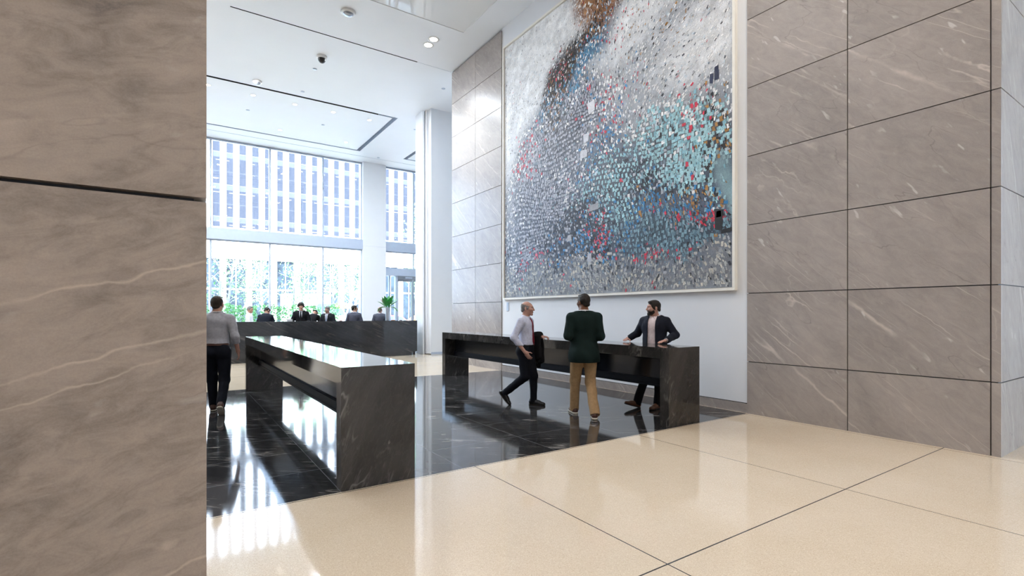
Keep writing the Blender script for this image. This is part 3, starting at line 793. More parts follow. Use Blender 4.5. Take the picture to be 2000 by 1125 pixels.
# ------------------------------------------------------------------ people: smooth-blended bodies meshed from a distance field
def rotx(a): c, s = math.cos(a), math.sin(a); return np.array([[1,0,0],[0,c,-s],[0,s,c]])
def roty(a): c, s = math.cos(a), math.sin(a); return np.array([[c,0,s],[0,1,0],[-s,0,c]])
def rotz(a): c, s = math.cos(a), math.sin(a); return np.array([[c,-s,0],[s,c,0],[0,0,1]])
A = lambda *p: np.array(p, float)
class Field:
    def __init__(self, vox): self.vox = vox; self.ops = []
    def cap(self, a, b, ra, rb=None, k=.02, flat=None, sub=False, sq=None):
        """round cone a-b; flat='b' cuts the end square; sq=(axis, factor) squashes across an axis"""
        self.ops.append(('c', np.asarray(a,float), np.asarray(b,float), ra, ra if rb is None else rb, k, flat, sub)); return self
    def ell(self, c, r, R=None, k=.02, sub=False):
        self.ops.append(('e', np.asarray(c,float), np.asarray(r,float), np.eye(3) if R is None else R, k, sub)); return self
    def run(self, clips=(), noise=0, nfreq=9, seed=0):
        lo = np.full(3, 9.); hi = np.full(3, -9.)
        for o in self.ops:
            if o[-1]: continue
            if o[0] == 'c': m = max(o[3], o[4]); l = np.minimum(o[1], o[2])-m; h = np.maximum(o[1], o[2])+m
            else: m = max(o[2]); l = o[1]-m; h = o[1]+m
            lo = np.minimum(lo, l); hi = np.maximum(hi, h)
        v = self.vox; lo -= 4*v; hi += 4*v
        n = np.ceil((hi-lo)/v).astype(int)+1
        ax = [(lo[i] + v*np.arange(n[i])).astype(np.float32) for i in range(3)]
        F = np.full(n, .2, np.float32)
        for o in self.ops:
            if o[0] == 'c': m = max(o[3], o[4]); l = np.minimum(o[1], o[2])-m; h = np.maximum(o[1], o[2])+m; k = o[5]
            else: m = max(o[2]); l = o[1]-m; h = o[1]+m; k = o[4]
            mg = k + 3*v
            s = [slice(max(0, int((l[i]-mg-lo[i])/v)), max(0, min(n[i], int((h[i]+mg-lo[i])/v)+2))) for i in range(3)]
            P = np.stack(np.meshgrid(*(ax[i][s[i]] for i in range(3)), indexing='ij'), -1)
            if P.size == 0: continue
            if o[0] == 'c':
                a, b, ra, rb = o[1], o[2], o[3], o[4]
                ba = b-a; L2 = max(ba@ba, 1e-9)
                t = np.clip(((P-a)@ba)/L2, 0, 1)
                d = np.linalg.norm(P - a - t[..., None]*ba, axis=-1) - (ra + (rb-ra)*t)
                if o[6]:
                    u = ba/L2**.5
                    if 'b' in o[6]: d = np.maximum(d, (P-b)@u)
                    if 'a' in o[6]: d = np.maximum(d, -((P-a)@u))
            else:
                q = (P-o[1])@o[3]; r = o[2]
                k0 = np.linalg.norm(q/r, axis=-1); k1 = np.linalg.norm(q/(r*r), axis=-1)
                d = k0*(k0-1)/np.maximum(k1, 1e-6)
            f = F[tuple(s)]
            if o[-1]: d = -d; hh = np.maximum(k-np.abs(f-d), 0)/k; F[tuple(s)] = np.maximum(f, d) + hh*hh*k*.25
            else: hh = np.maximum(k-np.abs(f-d), 0)/k; F[tuple(s)] = np.minimum(f, d) - hh*hh*k*.25
        if clips or noise:
            P = np.stack(np.meshgrid(*ax, indexing='ij'), -1)
            if noise:
                r = np.random.default_rng(seed); w = np.zeros(F.shape, np.float32)
                for j in range(5):
                    kv = r.normal(0, 1, 3)*nfreq*(1+j*.35); kv[2] *= .8
                    w += np.sin(P@kv.astype(np.float32) + r.uniform(0, 6) + 1.3*np.sin(P[..., 2]*nfreq*.8 + j))
                F += noise*w/2.2
            for c in clips: F = np.maximum(F, c(P).astype(np.float32))
        return surface(F, lo, v)
def surface(F, lo, v):
    """surface nets"""
    s = F < 0
    n = np.array(F.shape)-1
    cnt = np.zeros(n, np.int8)
    offs = [(i,j,k) for i in (0,1) for j in (0,1) for k in (0,1)]
    for i,j,k in offs: cnt += s[i:n[0]+i, j:n[1]+j, k:n[2]+k]
    act = np.argwhere((cnt > 0) & (cnt < 8))
    idx = np.full(n, -1, np.int32); idx[tuple(act.T)] = np.arange(len(act))
    acc = np.zeros((len(act), 3)); num = np.zeros(len(act))
    val = {o: F[act[:,0]+o[0], act[:,1]+o[1], act[:,2]+o[2]] for o in offs}
    for a in range(3):
        for o in offs:
            if o[a]: continue
            p = list(o); p[a] = 1; p = tuple(p)
            m = (val[o] < 0) != (val[p] < 0)
            t = val[o][m]/(val[o][m]-val[p][m])
            q = np.tile(np.array(o, float), (m.sum(), 1)); q[:, a] = t
            acc[m] += q; num[m] += 1
    vert = lo + v*(act + acc/np.maximum(num, 1)[:, None])
    faces = []
    for a in range(3):
        b, c = (a+1) % 3, (a+2) % 3
        s0 = [slice(None)]*3; s1 = [slice(None)]*3; s0[a] = slice(0, -1); s1[a] = slice(1, None)
        x = s[tuple(s0)] != s[tuple(s1)]
        e = np.argwhere(x)
        e = e[(e[:,b] > 0) & (e[:,c] > 0) & (e[:,b] < F.shape[b]-1) & (e[:,c] < F.shape[c]-1)]
        if not len(e): continue
        q = []
        for db, dc in ((1,1),(0,1),(0,0),(1,0)):
            g = e.copy(); g[:,b] -= db; g[:,c] -= dc; q.append(idx[tuple(g.T)])
        q = np.stack(q, -1); fl = s[tuple(e.T)]
        q[~fl] = q[~fl][:, ::-1]; faces.append(q)
    return vert, np.concatenate(faces) if faces else np.zeros((0,4), int)
def skin_mesh(name, vf, mat, parent, scale=1.0, smooth=2):
    V, Fc = vf
    if len(V) == 0: return None
    # light relaxation takes the voxel steps out
    if smooth:
        E_ = np.concatenate([Fc[:, [0,1]], Fc[:, [1,2]], Fc[:, [2,3]], Fc[:, [3,0]]]); E_ = np.concatenate([E_, E_[:, ::-1]])
        deg = np.bincount(E_[:,0], minlength=len(V)).clip(1)
        for it in range(smooth):
            for lam in (.5, -.35):
                s = np.stack([np.bincount(E_[:,0], V[E_[:,1], i], len(V)) for i in range(3)], -1)/deg[:, None]
                V = V + lam*(s-V)
    V = V*scale
    me = bpy.data.meshes.new(name)
    me.vertices.add(len(V)); me.vertices.foreach_set('co', V.astype(np.float32).ravel())
    me.loops.add(len(Fc)*4); me.loops.foreach_set('vertex_index', Fc.astype(np.int32).ravel())
    me.polygons.add(len(Fc)); me.polygons.foreach_set('loop_start', np.arange(len(Fc), dtype=np.int32)*4)
    me.polygons.foreach_set('use_smooth', np.ones(len(Fc), bool))
    me.update(); me.validate()
    me.materials.append(mat)
    o = bpy.data.objects.new(name, me); COL.objects.link(o)
    if parent: o.parent = parent
    return o
def poly_d(x, z, poly):
    """signed distance to a 2-D polygon, negative inside"""
    d = np.full(x.shape, 1e9); ins = np.zeros(x.shape, bool); n = len(poly)
    for i in range(n):
        ax_, az = poly[i]; bx_, bz = poly[(i+1) % n]
        ex_, ez = bx_-ax_, bz-az
        t = np.clip(((x-ax_)*ex_+(z-az)*ez)/(ex_*ex_+ez*ez), 0, 1)
        d = np.minimum(d, (x-ax_-t*ex_)**2+(z-az-t*ez)**2)
        if ez != 0:
            cr = (az > z) != (bz > z)
            ins ^= cr & (x < ax_ + ex_*(z-az)/ez)
    d = np.sqrt(d); return np.where(ins, -d, d)

def cloth(name, col, rough=.85, noise=.12, spec=.2):
    return plain(name, col, rough, spec, noise=noise, nscale=30, bump=.25)
def skin_mat(name, col):
    t = NT(name); co = t.n('ShaderNodeTexCoord').outputs['Object']; nz = t.noise(co, 26, 4)
    c = t.ramp(nz.outputs[0], [(.3, tuple(x*.88 for x in col[:3])+(1,)), (.7, tuple(min(1,x*1.08) for x in col[:3])+(1,))])
    t.bsdf(c, .5, .35, **{'Subsurface Weight': .05}); return t.m
def hair_mat(name, col): return plain(name, col, .6, .3, noise=.35, nscale=60, bump=.5)
M['skin_fair'] = skin_mat('skin_fair', srgb(190,146,128)); M['skin_ruddy'] = skin_mat('skin_ruddy', srgb(184,142,128)); M['skin_olive'] = skin_mat('skin_olive', srgb(176,134,112)); M['skin_brown'] = skin_mat('skin_brown', srgb(120,78,56))
M['hair_dark'] = hair_mat('hair_dark', (.016,.012,.010)); M['hair_brown'] = hair_mat('hair_brown', (.03,.02,.014)); M['hair_grey'] = hair_mat('hair_grey', (.22,.21,.21)); M['hair_sparse'] = hair_mat('hair_sparse', (.16,.12,.10))
M['eye_white'] = plain('eye_white', (.42,.38,.35), .35); M['iris'] = plain('iris', (.03,.02,.015), .2)
M['lip'] = plain('lip', srgb(150,84,76), .5)

DEF = dict(sh=.185, elbow_r=(.245,-.03,1.16), elbow_l=(-.245,-.03,1.16), wrist_r=(.27,.08,.92), wrist_l=(-.27,.08,.92),
           knee_r=(.10,.03,.50), knee_l=(-.10,.03,.50), ankle_r=(.10,-.02,.095), ankle_l=(-.10,-.02,.095), toe_r=0, toe_l=0, tip_r=0, tip_l=0,
           lean=0, yaw=0, pitch=0, girth=1.0, curl=.5, palm_r=None, palm_l=None, hand_r=None, hand_l=None, curl_r=None, curl_l=None)
def make_person(name, loc, rz, H, label, pose, look, vox=.006):
    """look: skin, hair, hair_style, top ('jacket'/'shirt'), colours; pose overrides DEF (template height 1.78, facing +Y, own right at +X)"""
    p = dict(DEF); p.update(pose); S = H/1.78
    root = tag(empty(name, loc, rz), label, 'person')
    O = A(0, -.005, .98); RL = rotx(-p['lean'])
    T = lambda q: O + RL@(np.asarray(q, float)-O)
    TL = lambda P: (P-O)@RL + O                                  # grid points seen in the upright torso frame
    RH = RL@rotz(-p['yaw'])@rotx(-p['pitch'])
    HC = T((0, .022, 1.658)); HS = 1.05
    Hd = lambda q: HC + RH@(np.asarray(q, float)*HS)
    HL = lambda P: (P-HC)@RH/HS
    g = p['girth']; sh = p['sh']
    J = {k: np.asarray(p[k], float) for k in p if k[:4] in ('elbo', 'wris', 'knee', 'ankl')}
    SH = {'r': T((sh, -.012, 1.432)), 'l': T((-sh, -.012, 1.432))}
    HIP = {'r': A(.092, 0, .93), 'l': A(-.092, 0, .93)}
    sk = M[look['skin']]
    # ---- body, one continuous surface
    f = Field(vox)
    f.ell(T((0,0,1.33)), A(.155*g,.108*g,.175), RL, .05); f.ell(T((0,-.01,1.42)), A(.15,.09,.10), RL, .05)
    f.ell(T((0,.012*g,1.13)), A(.138*g,.108*g,.17), RL, .06); f.ell(A(0,-.005,.965), A(.155*g,.112*g,.125), None, .05)
    f.cap(T((0,-.018,1.44)), T((0,.0,1.56)), .064, .055, .03)
    f.cap(T((0,.0,1.54)), Hd((0,-.012,-.04)), .055, .055, .03)
    for s, sg in (('r', 1), ('l', -1)):
        f.cap(T((.03*sg,-.018,1.505)), SH[s], .042, .052, .04)
        f.cap(SH[s], J['elbow_'+s], .053, .041, .03); f.cap(J['elbow_'+s], J['wrist_'+s], .041, .027, .02)
        f.cap(HIP[s], J['knee_'+s], .082, .052, .02); f.cap(J['knee_'+s], J['ankle_'+s], .050, .034, .015)
        f.cap(J['knee_'+s]*.8+J['ankle_'+s]*.2, J['knee_'+s]*.5+J['ankle_'+s]*.5, .050, .044, .02)
        f.ell(HIP[s] + A(0,-.055,0), A(.085,.075,.09), None, .04)
        RF = rotz(p['toe_'+s]); tp = rotx(p['tip_'+s])
        f.cap(J['ankle_'+s], J['ankle_'+s] + RF@tp@A(0,.12,-.062), .034, .018, .015)
    # head
    f.ell(Hd((0,-.014,.030)), A(.074,.094,.086), RH, .02); f.ell(Hd((0,.034,-.045)), A(.056,.062,.066), RH, .03); f.ell(Hd((0,.050,-.005)), A(.056,.046,.082), RH, .03)
    f.cap(Hd((0,.096,.022)), Hd((0,.116,-.020)), .009, .013, .012); f.ell(Hd((.012,.104,-.024)), A(.010,.010,.008), RH, .008); f.ell(Hd((-.012,.104,-.024)), A(.010,.010,.008), RH, .008)
    f.ell(Hd((0,.082,-.094)), A(.028,.022,.020), RH, .02); f.cap(Hd((-.038,.082,.034)), Hd((.038,.082,.034)), .011, .011, .015)
    f.ell(Hd((.030,.100,.014)), A(.017,.012,.011), RH, .012, True); f.ell(Hd((-.030,.100,.014)), A(.017,.012,.011), RH, .012, True)
    f.ell(Hd((0,.096,-.050)), A(.023,.009,.006), RH, .008); f.ell(Hd((0,.095,-.063)), A(.020,.009,.007), RH, .008)
    f.ell(Hd((.044,.062,-.018)), A(.022,.026,.022), RH, .025); f.ell(Hd((-.044,.062,-.018)), A(.022,.026,.022), RH, .025)
    for sg in (1,-1):
        f.ell(Hd((.078*sg,-.012,-.006)), A(.010,.022,.033), RH@rotz(-.35*sg), .008); f.ell(Hd((.086*sg,-.004,-.004)), A(.007,.010,.018), RH, .006, True)
    # hands
    hands = {}
    for s, sg in (('r', 1), ('l', -1)):
        w = J['wrist_'+s]; e = J['elbow_'+s]
        d = np.asarray(p['hand_'+s], float) if p['hand_'+s] is not None else (w-e); d = d/np.linalg.norm(d)
        n = np.asarray(p['palm_'+s], float) if p['palm_'+s] is not None else A(-sg, 0, 0)
        n = n - d*(n@d); n /= np.linalg.norm(n)
        t = np.cross(n, d)*(-sg) if True else None                # towards the thumb
        t /= np.linalg.norm(t)
        if p['palm_'+s] is None and t[1] < 0: t = -t
        R = np.stack([t, n, d], -1)
        f.cap(w, w + d*.03, .024, .022, .02); f.ell(w + d*.058, A(.040,.0155,.048), R, .015); f.ell(w + d*.03 + t*.026 + n*.008, A(.018,.015,.03), R, .012)
        cu = p['curl_'+s] if p['curl_'+s] is not None else p['curl']
        for q, (o, l) in enumerate(((.028,.070),(.0095,.079),(-.0095,.073),(-.0275,.057))):
            b = w + d*(.098 - abs(o)*.25) + t*o
            for m, fr in enumerate((.45,.32,.23)):
                a = cu*(.45 + .75*m)*(1+.08*q)
                e2 = b + (d*math.cos(a) + n*math.sin(a) + t*o*1.2*(m == 0))*l*fr
                f.cap(b, e2, .0092-.0008*m, .0086-.0008*m, .004); b = e2
        b = w + d*.035 + t*.036 + n*.006
        for m in range(2):
            e2 = b + (d*(.62+.2*m) + t*(.66-.38*m) + n*(.30+.25*cu*m))*(.040 - .008*m)
            f.cap(b, e2, .0112-.001*m, .0095, .008); b = e2
        hands[s] = (w, d)
    skin_mesh('body', f.run(), sk, root, S)
    # eyes
    if look.get('eyes', True):
        for sg in (1,-1):
            e = skin_mesh('eye', Field(.0035).ell(Hd((.030*sg,.0835,.0125)), A(.0125,.0105,.0085), RH, .002).run(), M['eye_white'], root, S, 1)
            skin_mesh('iris', Field(.003).ell(Hd((.030*sg,.0905,.0125)), A(.0066,.0050,.0066), RH, .002).run(), M['iris'], e, S, 1)
        skin_mesh('lips', Field(.003).ell(Hd((0,.0985,-.0505)), A(.021,.0085,.0050), RH, .003).ell(Hd((0,.0975,-.0605)), A(.018,.0085,.0058), RH, .003).run(), M['lip'], root, S, 1)
        for sg in (1,-1): skin_mesh('eyebrow', Field(.003).cap(Hd((.016*sg,.0955,.031)), Hd((.044*sg,.083,.034)), .0042, .0032, .003).run(), M[look['hair']], root, S, 1)
    # ---- hair
    hs = look.get('hair_style', 'short'); hv = max(.0045, vox*.8); th = .010
    if hs == 'mop': th = .036
    if hs == 'sparse': th = .0055
    f = Field(hv).ell(Hd((0,-.015,.032)), A(.074+th,.094+th,.086+th), RH, .01)
    if hs == 'mop': f.ell(Hd((0,.045,.075)), A(.075,.055,.04), RH, .02).ell(Hd((.07,-.01,.02)), A(.03,.06,.06), RH, .02).ell(Hd((-.07,-.01,.02)), A(.03,.06,.06), RH, .02)
    else:
        f.ell(Hd((.060,.018,.0)), A(.020,.016,.034), RH, .012).ell(Hd((-.060,.018,.0)), A(.020,.016,.034), RH, .012)
        f.ell(Hd((0,-.066,-.035)), A(.058,.040,.04), RH, .02)
        if hs == 'short': f.ell(Hd((0,.050,.092)), A(.058,.036,.022), RH, .02)
    if hs == 'sparse':
        line = lambda q: np.maximum(-.075 + (q[..., 1]+.09)*.55 - q[..., 2], q[..., 2] - .055 + .25*np.clip(q[...,1]+.02, -.2, .2))
    elif hs == 'mop': line = lambda q: -.055 + np.clip(q[..., 1]+.09, 0, .3)*.52 - q[..., 2]
    else: line = lambda q: -.070 + np.clip(q[..., 1]+.09, 0, .3)*.78 - 1.2*np.clip(.05-np.abs(q[...,1]-.02), 0, .03)*(np.abs(q[...,0]) > .05) - q[..., 2]
    skin_mesh('hair', f.run([lambda P: line(HL(P))], .0018 if hs != 'mop' else .004, 45), M[look['hair']], root, S, 1)
    if look.get('beard'):
        f = Field(.0045).ell(Hd((0,.034,-.048)), A(.0635,.069,.071), RH, .02).ell(Hd((0,.084,-.094)), A(.034,.028,.028), RH, .02).cap(Hd((-.024,.100,-.040)), Hd((.024,.100,-.040)), .007, .007, .01)
        f.ell(Hd((0,.108,-.0555)), A(.019,.02,.008), RH, .004, True)
        def bl(P):
            q = HL(P); return np.maximum(q[..., 2] - (-.034 - .0 + .9*np.clip(.055-q[..., 1], 0, .06)), .000 - q[..., 1])
        skin_mesh('beard', f.run([bl], .0012, 60), M[look['hair']], root, S, 1)
    # ---- legs: trousers, belt, shoes
    tm = look['trousers']; cv = vox*1.0
    f = Field(cv)
    f.ell(A(0,-.004,.975), A(.168*g,.128*g,.14), None, .04); f.ell(A(0,.006*g,1.05), A(.150*g,.120*g,.12), None, .04)
    hem = look.get('hem', .062); hz_ = look.get('hem_up', .045)
    for s in 'rl':
        k_, a_ = J['knee_'+s], J['ankle_'+s]; d = (a_-k_)/np.linalg.norm(a_-k_)
        f.cap(HIP[s]+A(0,-.01,.0), k_, .104*((1+g)/2), .076, .04); f.cap(k_, a_ + d*hz_, .073, hem, .03, 'b'); f.ell(HIP[s] + A(0,-.055,0), A(.094,.082,.10), None, .04)
    skin_mesh('trousers', f.run([lambda P: P[..., 2] - 1.06], .0035, 14, 5), tm, root, S)
    if look.get('belt'):
        f = Field(cv); f.ell(A(0,-.004,.975), A(.174*g,.134*g,.146), None, .04); f.ell(A(0,.006*g,1.05), A(.157*g,.127*g,.127), None, .04)
        skin_mesh('belt', f.run([lambda P: np.abs(P[..., 2]-1.045)-.019]), look['belt'], root, S, 1)
    for s, sg in (('r', 1), ('l', -1)):
        RF = rotz(p['toe_'+s])@rotx(p['tip_'+s]); a_ = J['ankle_'+s]
        base = a_ - RF@A(0, 0, .095)
        G_ = lambda q: base + RF@np.asarray(q, float)
        loc_ = lambda P: (P-base)@RF
        f = Field(max(.004, vox*.8)).cap(G_((0,-.045,.045)), G_((0,.10,.040)), .040, .040, .03).ell(G_((.004*-sg,.145,.030)), A(.045,.075,.032), RF, .03).cap(G_((0,-.005,.070)), G_((0,.095,.042)), .044, .038, .02).cap(G_((0,-.028,.05)), G_((0,-.02,.10)), .042, .044, .02, 'b')
        sho = skin_mesh('shoe', f.run([lambda P: .010 - loc_(P)[..., 2]]), look['shoes'], root, S, 1)
        if look.get('sock'): skin_mesh('sock', Field(max(.005, vox)).cap(a_*.72 + J['knee_'+s]*.28, G_((0,-.02,.06)), .047, .043, .01).run(), look['sock'], root, S, 1)
        f = Field(.004).cap(G_((0,-.046,.02)), G_((0,.10,.02)), .043, .044, .03).ell(G_((.004*-sg,.145,.02)), A(.048,.080,.032), RF, .03)
        skin_mesh('sole', f.run([lambda P: np.abs(loc_(P)[..., 2]-look.get('sole_t', .009)) - look.get('sole_t', .009)]), look['soles'], sho, S, 1)
    # ---- shirt and jacket
    jacket = look.get('jacket')
    def torso(f, t, bottom):
        f.ell(T((0,0,1.33)), A(.160*g+t,.112*g+t,.18+t), RL, .05); f.ell(T((0,-.012,1.40)), A(.150+t,.098+t,.10+t*.4), RL, .05)
        f.ell(T((0,.012*g,1.13)), A(.142*g+t,.112*g+t,.18), RL, .07)
        f.ell(T((0,.004,1.00)), A(.158*g+t,.120*g+t,.14), RL, .06)
        if bottom < .95: f.ell(T((0,-.014,.90)), A(.178*g+t,.142*g+t,.17), RL, .07); f.ell(T((0,-.014,.82)), A(.176*g+t,.142*g+t,.16), RL, .07)
        for s, sg in (('r', 1), ('l', -1)): f.cap(T((.035*sg,-.020,1.505)), SH[s]+RL@A(-.012*sg,0,-.004), .042+t*.6, .055+t*.75, .045)
        f.cap(T((0,-.018,1.46)), T((0,-.006,1.525)), .072+t*.3, .066+t*.3, .03, 'b')
    def sleeves(f, t, upto):
        for s in 'rl':
            e, w = J['elbow_'+s], J['wrist_'+s]
            f.cap(SH[s], e, .057+t, .047+t, .035)
            q = e + (w-e)*upto
            f.cap(e, q, .046+t, .036+t*.9+(.008 if upto < .8 else 0), .025, 'b')
    neckcut = lambda P: .064 - np.hypot(TL(P)[..., 0], TL(P)[..., 1]+.004-(TL(P)[...,2]-1.5)*.2) + 10*(TL(P)[..., 2] < 1.485)*-1
    if look.get('shirt'):
        f = Field(cv); torso(f, .010, 1.0)
        if not jacket: sleeves(f, .012, look.get('sleeve', .93))
        else: sleeves(f, -.005, .985)
        skin_mesh('shirt', f.run([lambda P: 1.036 - TL(P)[..., 2]], .0030 if not jacket else .001, 13, 3), look['shirt'], root, S)
        # collar
        f = Field(.005); n = 14
        for i in range(n):
            t0, t1 = 2*PI*i/n, 2*PI*(i+1)/n
            q = lambda t: T((.066*math.sin(t), -.010+.066*math.cos(t)*1.02, 1.522 - .014*math.cos(t)))
            if look.get('open_neck') and i in (0, n-1): continue
            f.cap(q(t0), q(t1), .012, .012, .01)
        for sg in (1,-1): f.cap(T((.022*sg,.066,1.508)), T((.045*sg,.088,1.470)), .011, .008, .012)
        skin_mesh('collar', f.run(), look['shirt'], root, S, 1)
        if look.get('tie'):
            f = Field(.0045); torso(f, .015, 1.0)
            pl = [(-.021,1.51),(.021,1.51),(.018,1.478),(.048,1.10),(.0,1.03),(-.048,1.10),(-.018,1.478)]
            skin_mesh('tie', f.run([lambda P: np.maximum(poly_d(TL(P)[..., 0], TL(P)[..., 2], pl), .02-TL(P)[..., 1])]), look['tie'], root, S, 1)
    if jacket:
        low = look.get('jacket_low', .80); btn = look.get('button', 1.10); wv = look.get('open', .075)
        f = Field(cv); torso(f, .026, low); sleeves(f, .015, .955)
        vee = [(0.0,btn),(wv*.75,1.36),(wv,1.56),(-wv,1.56),(-wv*.75,1.36)] if not look.get('unbuttoned') else [(-.035,.7),(.035,.7),(wv*.9,1.2),(wv,1.56),(-wv,1.56),(-wv*.9,1.2)]
        def opening(P):
            q = TL(P); return -np.maximum(poly_d(q[..., 0], q[..., 2], vee), .02-q[..., 1])
        clips = [lambda P: low - TL(P)[..., 2], opening, lambda P: np.where(TL(P)[..., 2] > 1.49, .066 - np.hypot(TL(P)[..., 0], TL(P)[..., 1]+.006), -1.), lambda P: TL(P)[..., 2] - 1.530 - TL(P)[..., 1]*-.12]
        jo = skin_mesh('jacket', f.run(clips, .0045, 12, 8), jacket, root, S)
        if look.get('lapels', True):
            f = Field(.005); torso(f, .031, low)
            def lap(P):
                q = TL(P); x = np.abs(q[..., 0]); b0 = max(btn, 1.0) if not look.get('unbuttoned') else 1.05
                pl = [(.004 if not look.get('unbuttoned') else wv*.8,b0),(wv*.75,1.36),(wv*.8,1.53),(wv+.035,1.50),(wv+.030,1.44),(wv+.052,1.43),(wv*.75+.035,1.30)]
                return np.maximum(poly_d(x, q[..., 2], pl), .02-q[..., 1])
            skin_mesh('lapels', f.run([lap, lambda P: TL(P)[..., 2]-1.53]), look.get('lapel_mat', jacket), jo, S, 1)
    if look.get('watch'):
        w, d = hands['l']; e = J['elbow_l']; u = (w-e)/np.linalg.norm(w-e)
        skin_mesh('watch', Field(.003).cap(w-u*.002, w+u*.016, .034, .034, .004, 'ab').run(), M['metal'], root, S, 1)
    return root, J, T, S

C_ = {k: cloth('cloth_'+k, v) for k, v in dict(navy=srgb(26,30,42), black=srgb(20,21,25), green=srgb(13,31,30), khaki=srgb(166,136,100), grey=srgb(84,86,100), greyshirt=srgb(168,168,174), white=srgb(222,224,232), pinkwhite=srgb(214,200,202),
      bluewhite=srgb(196,200,220), darknavy=srgb(16,20,30), steel=srgb(40,52,78), charcoal=srgb(34,36,42)).items()}
M['shoe_black'] = plain('shoe_black', (.012,.012,.013), .25, .5); M['shoe_brown'] = plain('shoe_brown', srgb(96,58,34), .4, .4); M['shoe_dkbrown'] = plain('shoe_dkbrown', srgb(66,36,26), .45); M['sole_dark'] = plain('sole_dark', (.02,.016,.014), .6); M['sole_white'] = plain('sole_white', srgb(214,206,190), .6)
M['belt_brown'] = plain('belt_brown', srgb(70,40,28), .5); M['belt_black'] = plain('belt_black', (.012,.012,.012), .4); M['tie_red'] = cloth('tie_red', srgb(116,28,46), .6); M['tie_dark'] = cloth('tie_dark', srgb(20,20,26), .6); M['tie_silver'] = cloth('tie_silver', srgb(150,160,180), .5)
R_ = math.radians
def toward(dx, dy): return math.atan2(-dx, dy)

# man walking away past the stone pillar
make_person('person', (.565, 9.02, 0), R_(-14), 1.80, 'man in grey shirt and dark trousers walking away beside the stone pillar',
    dict(knee_r=(.10,.0,.50), ankle_r=(.10,-.26,.165), tip_r=R_(-38), knee_l=(-.09,.13,.51), ankle_l=(-.085,.20,.10), elbow_r=(.25,-.05,1.17), wrist_r=(.275,.06,.93), elbow_l=(-.26,-.02,1.17), wrist_l=(-.26,.12,.95), yaw=R_(8), sh=.185),
    dict(skin='skin_fair', hair='hair_brown', shirt=C_['greyshirt'], sleeve=.45, trousers=C_['darknavy'], belt=M['belt_brown'], shoes=M['shoe_dkbrown'], soles=M['sole_white'], hem=.060))
# grey-haired man striding in shirt and tie, coat over his arm
make_person('person', (4.90, 6.87, 0), toward(.52, -.854), 1.735, 'grey-haired man in white shirt and dark red tie striding with a coat over his arm',
    dict(knee_l=(-.09,.10,.50), ankle_l=(-.09,.10,.095), knee_r=(.09,.02,.50), ankle_r=(.10,-.34,.21), tip_r=R_(-48), elbow_r=(.285,-.10,1.17), wrist_r=(.235,.08,.93), elbow_l=(-.25,-.02,1.15), wrist_l=(-.19,.21,1.17), palm_l=(0,0,-1), hand_l=(.05,1,0), curl_l=.9, girth=1.04, pitch=R_(4), yaw=R_(-12)),
    dict(skin='skin_ruddy', hair='hair_grey', hair_style='sparse', shirt=C_['bluewhite'], tie=M['tie_red'], trousers=C_['darknavy'], belt=M['belt_black'], shoes=M['shoe_black'], soles=M['sole_dark'], hem=.058, sock=C_['black']))
# man in dark green jacket seen from behind
make_person('person', (5.10, 5.66, 0), toward(.50, .866), 1.825, 'man in dark green jacket and khaki trousers seen from behind at the desk',
    dict(knee_l=(-.10,.15,.50), ankle_l=(-.10,.22,.095), knee_r=(.10,.02,.50), ankle_r=(.11,-.20,.095), toe_r=R_(-12), toe_l=R_(8), elbow_r=(.235,-.06,1.17), wrist_r=(.15,.17,1.10), elbow_l=(-.245,-.07,1.17), wrist_l=(-.16,.16,1.13), palm_r=(0,0,1), palm_l=(0,0,1), girth=1.10, yaw=R_(-22), pitch=R_(2), sh=.195),
    dict(skin='skin_brown', hair='hair_dark', shirt=C_['white'], jacket=C_['green'], trousers=C_['khaki'], shoes=M['shoe_dkbrown'], soles=M['sole_white'], sole_t=.013, hem=.070, jacket_low=.79, sock=C_['charcoal']))
# bearded man behind the desk, hands on its edge
rzB = R_(109); oB = A(6.46, 5.47, 0); HB = 1.745
def toB(x, y, z):
    d = rotz(-rzB)@(A(x, y, z)-oB); return tuple(d*1.78/HB)
make_person('person', tuple(oB), rzB, HB, 'bearded man in navy jacket standing behind the desk with both hands on it',
    dict(wrist_r=toB(6.27,5.88,1.118), elbow_r=toB(6.38,5.77,1.20), hand_r=(-.05,1,-.12), palm_r=(0,0,-1), curl_r=.18, wrist_l=toB(6.27,5.10,1.118), elbow_l=toB(6.56,5.15,1.19), hand_l=(.35,1,-.12), palm_l=(0,0,-1), curl_l=.25,
         ankle_r=toB(6.25,5.66,.108), knee_r=(.135,.10,.50), toe_r=R_(-38), tip_r=R_(16), ankle_l=toB(6.47,5.43,.093), knee_l=(-.085,.02,.50), toe_l=R_(-10), sh=.195, girth=1.2, yaw=R_(50), pitch=R_(2), lean=R_(3)),
    dict(skin='skin_ruddy', hair='hair_dark', beard=True, shirt=C_['pinkwhite'], open_neck=True, jacket=C_['navy'], unbuttoned=True, open=.085, trousers=C_['black'], belt=M['belt_black'], shoes=M['shoe_brown'], soles=M['sole_dark'], watch=True, hem=.066, sock=C_['black']))
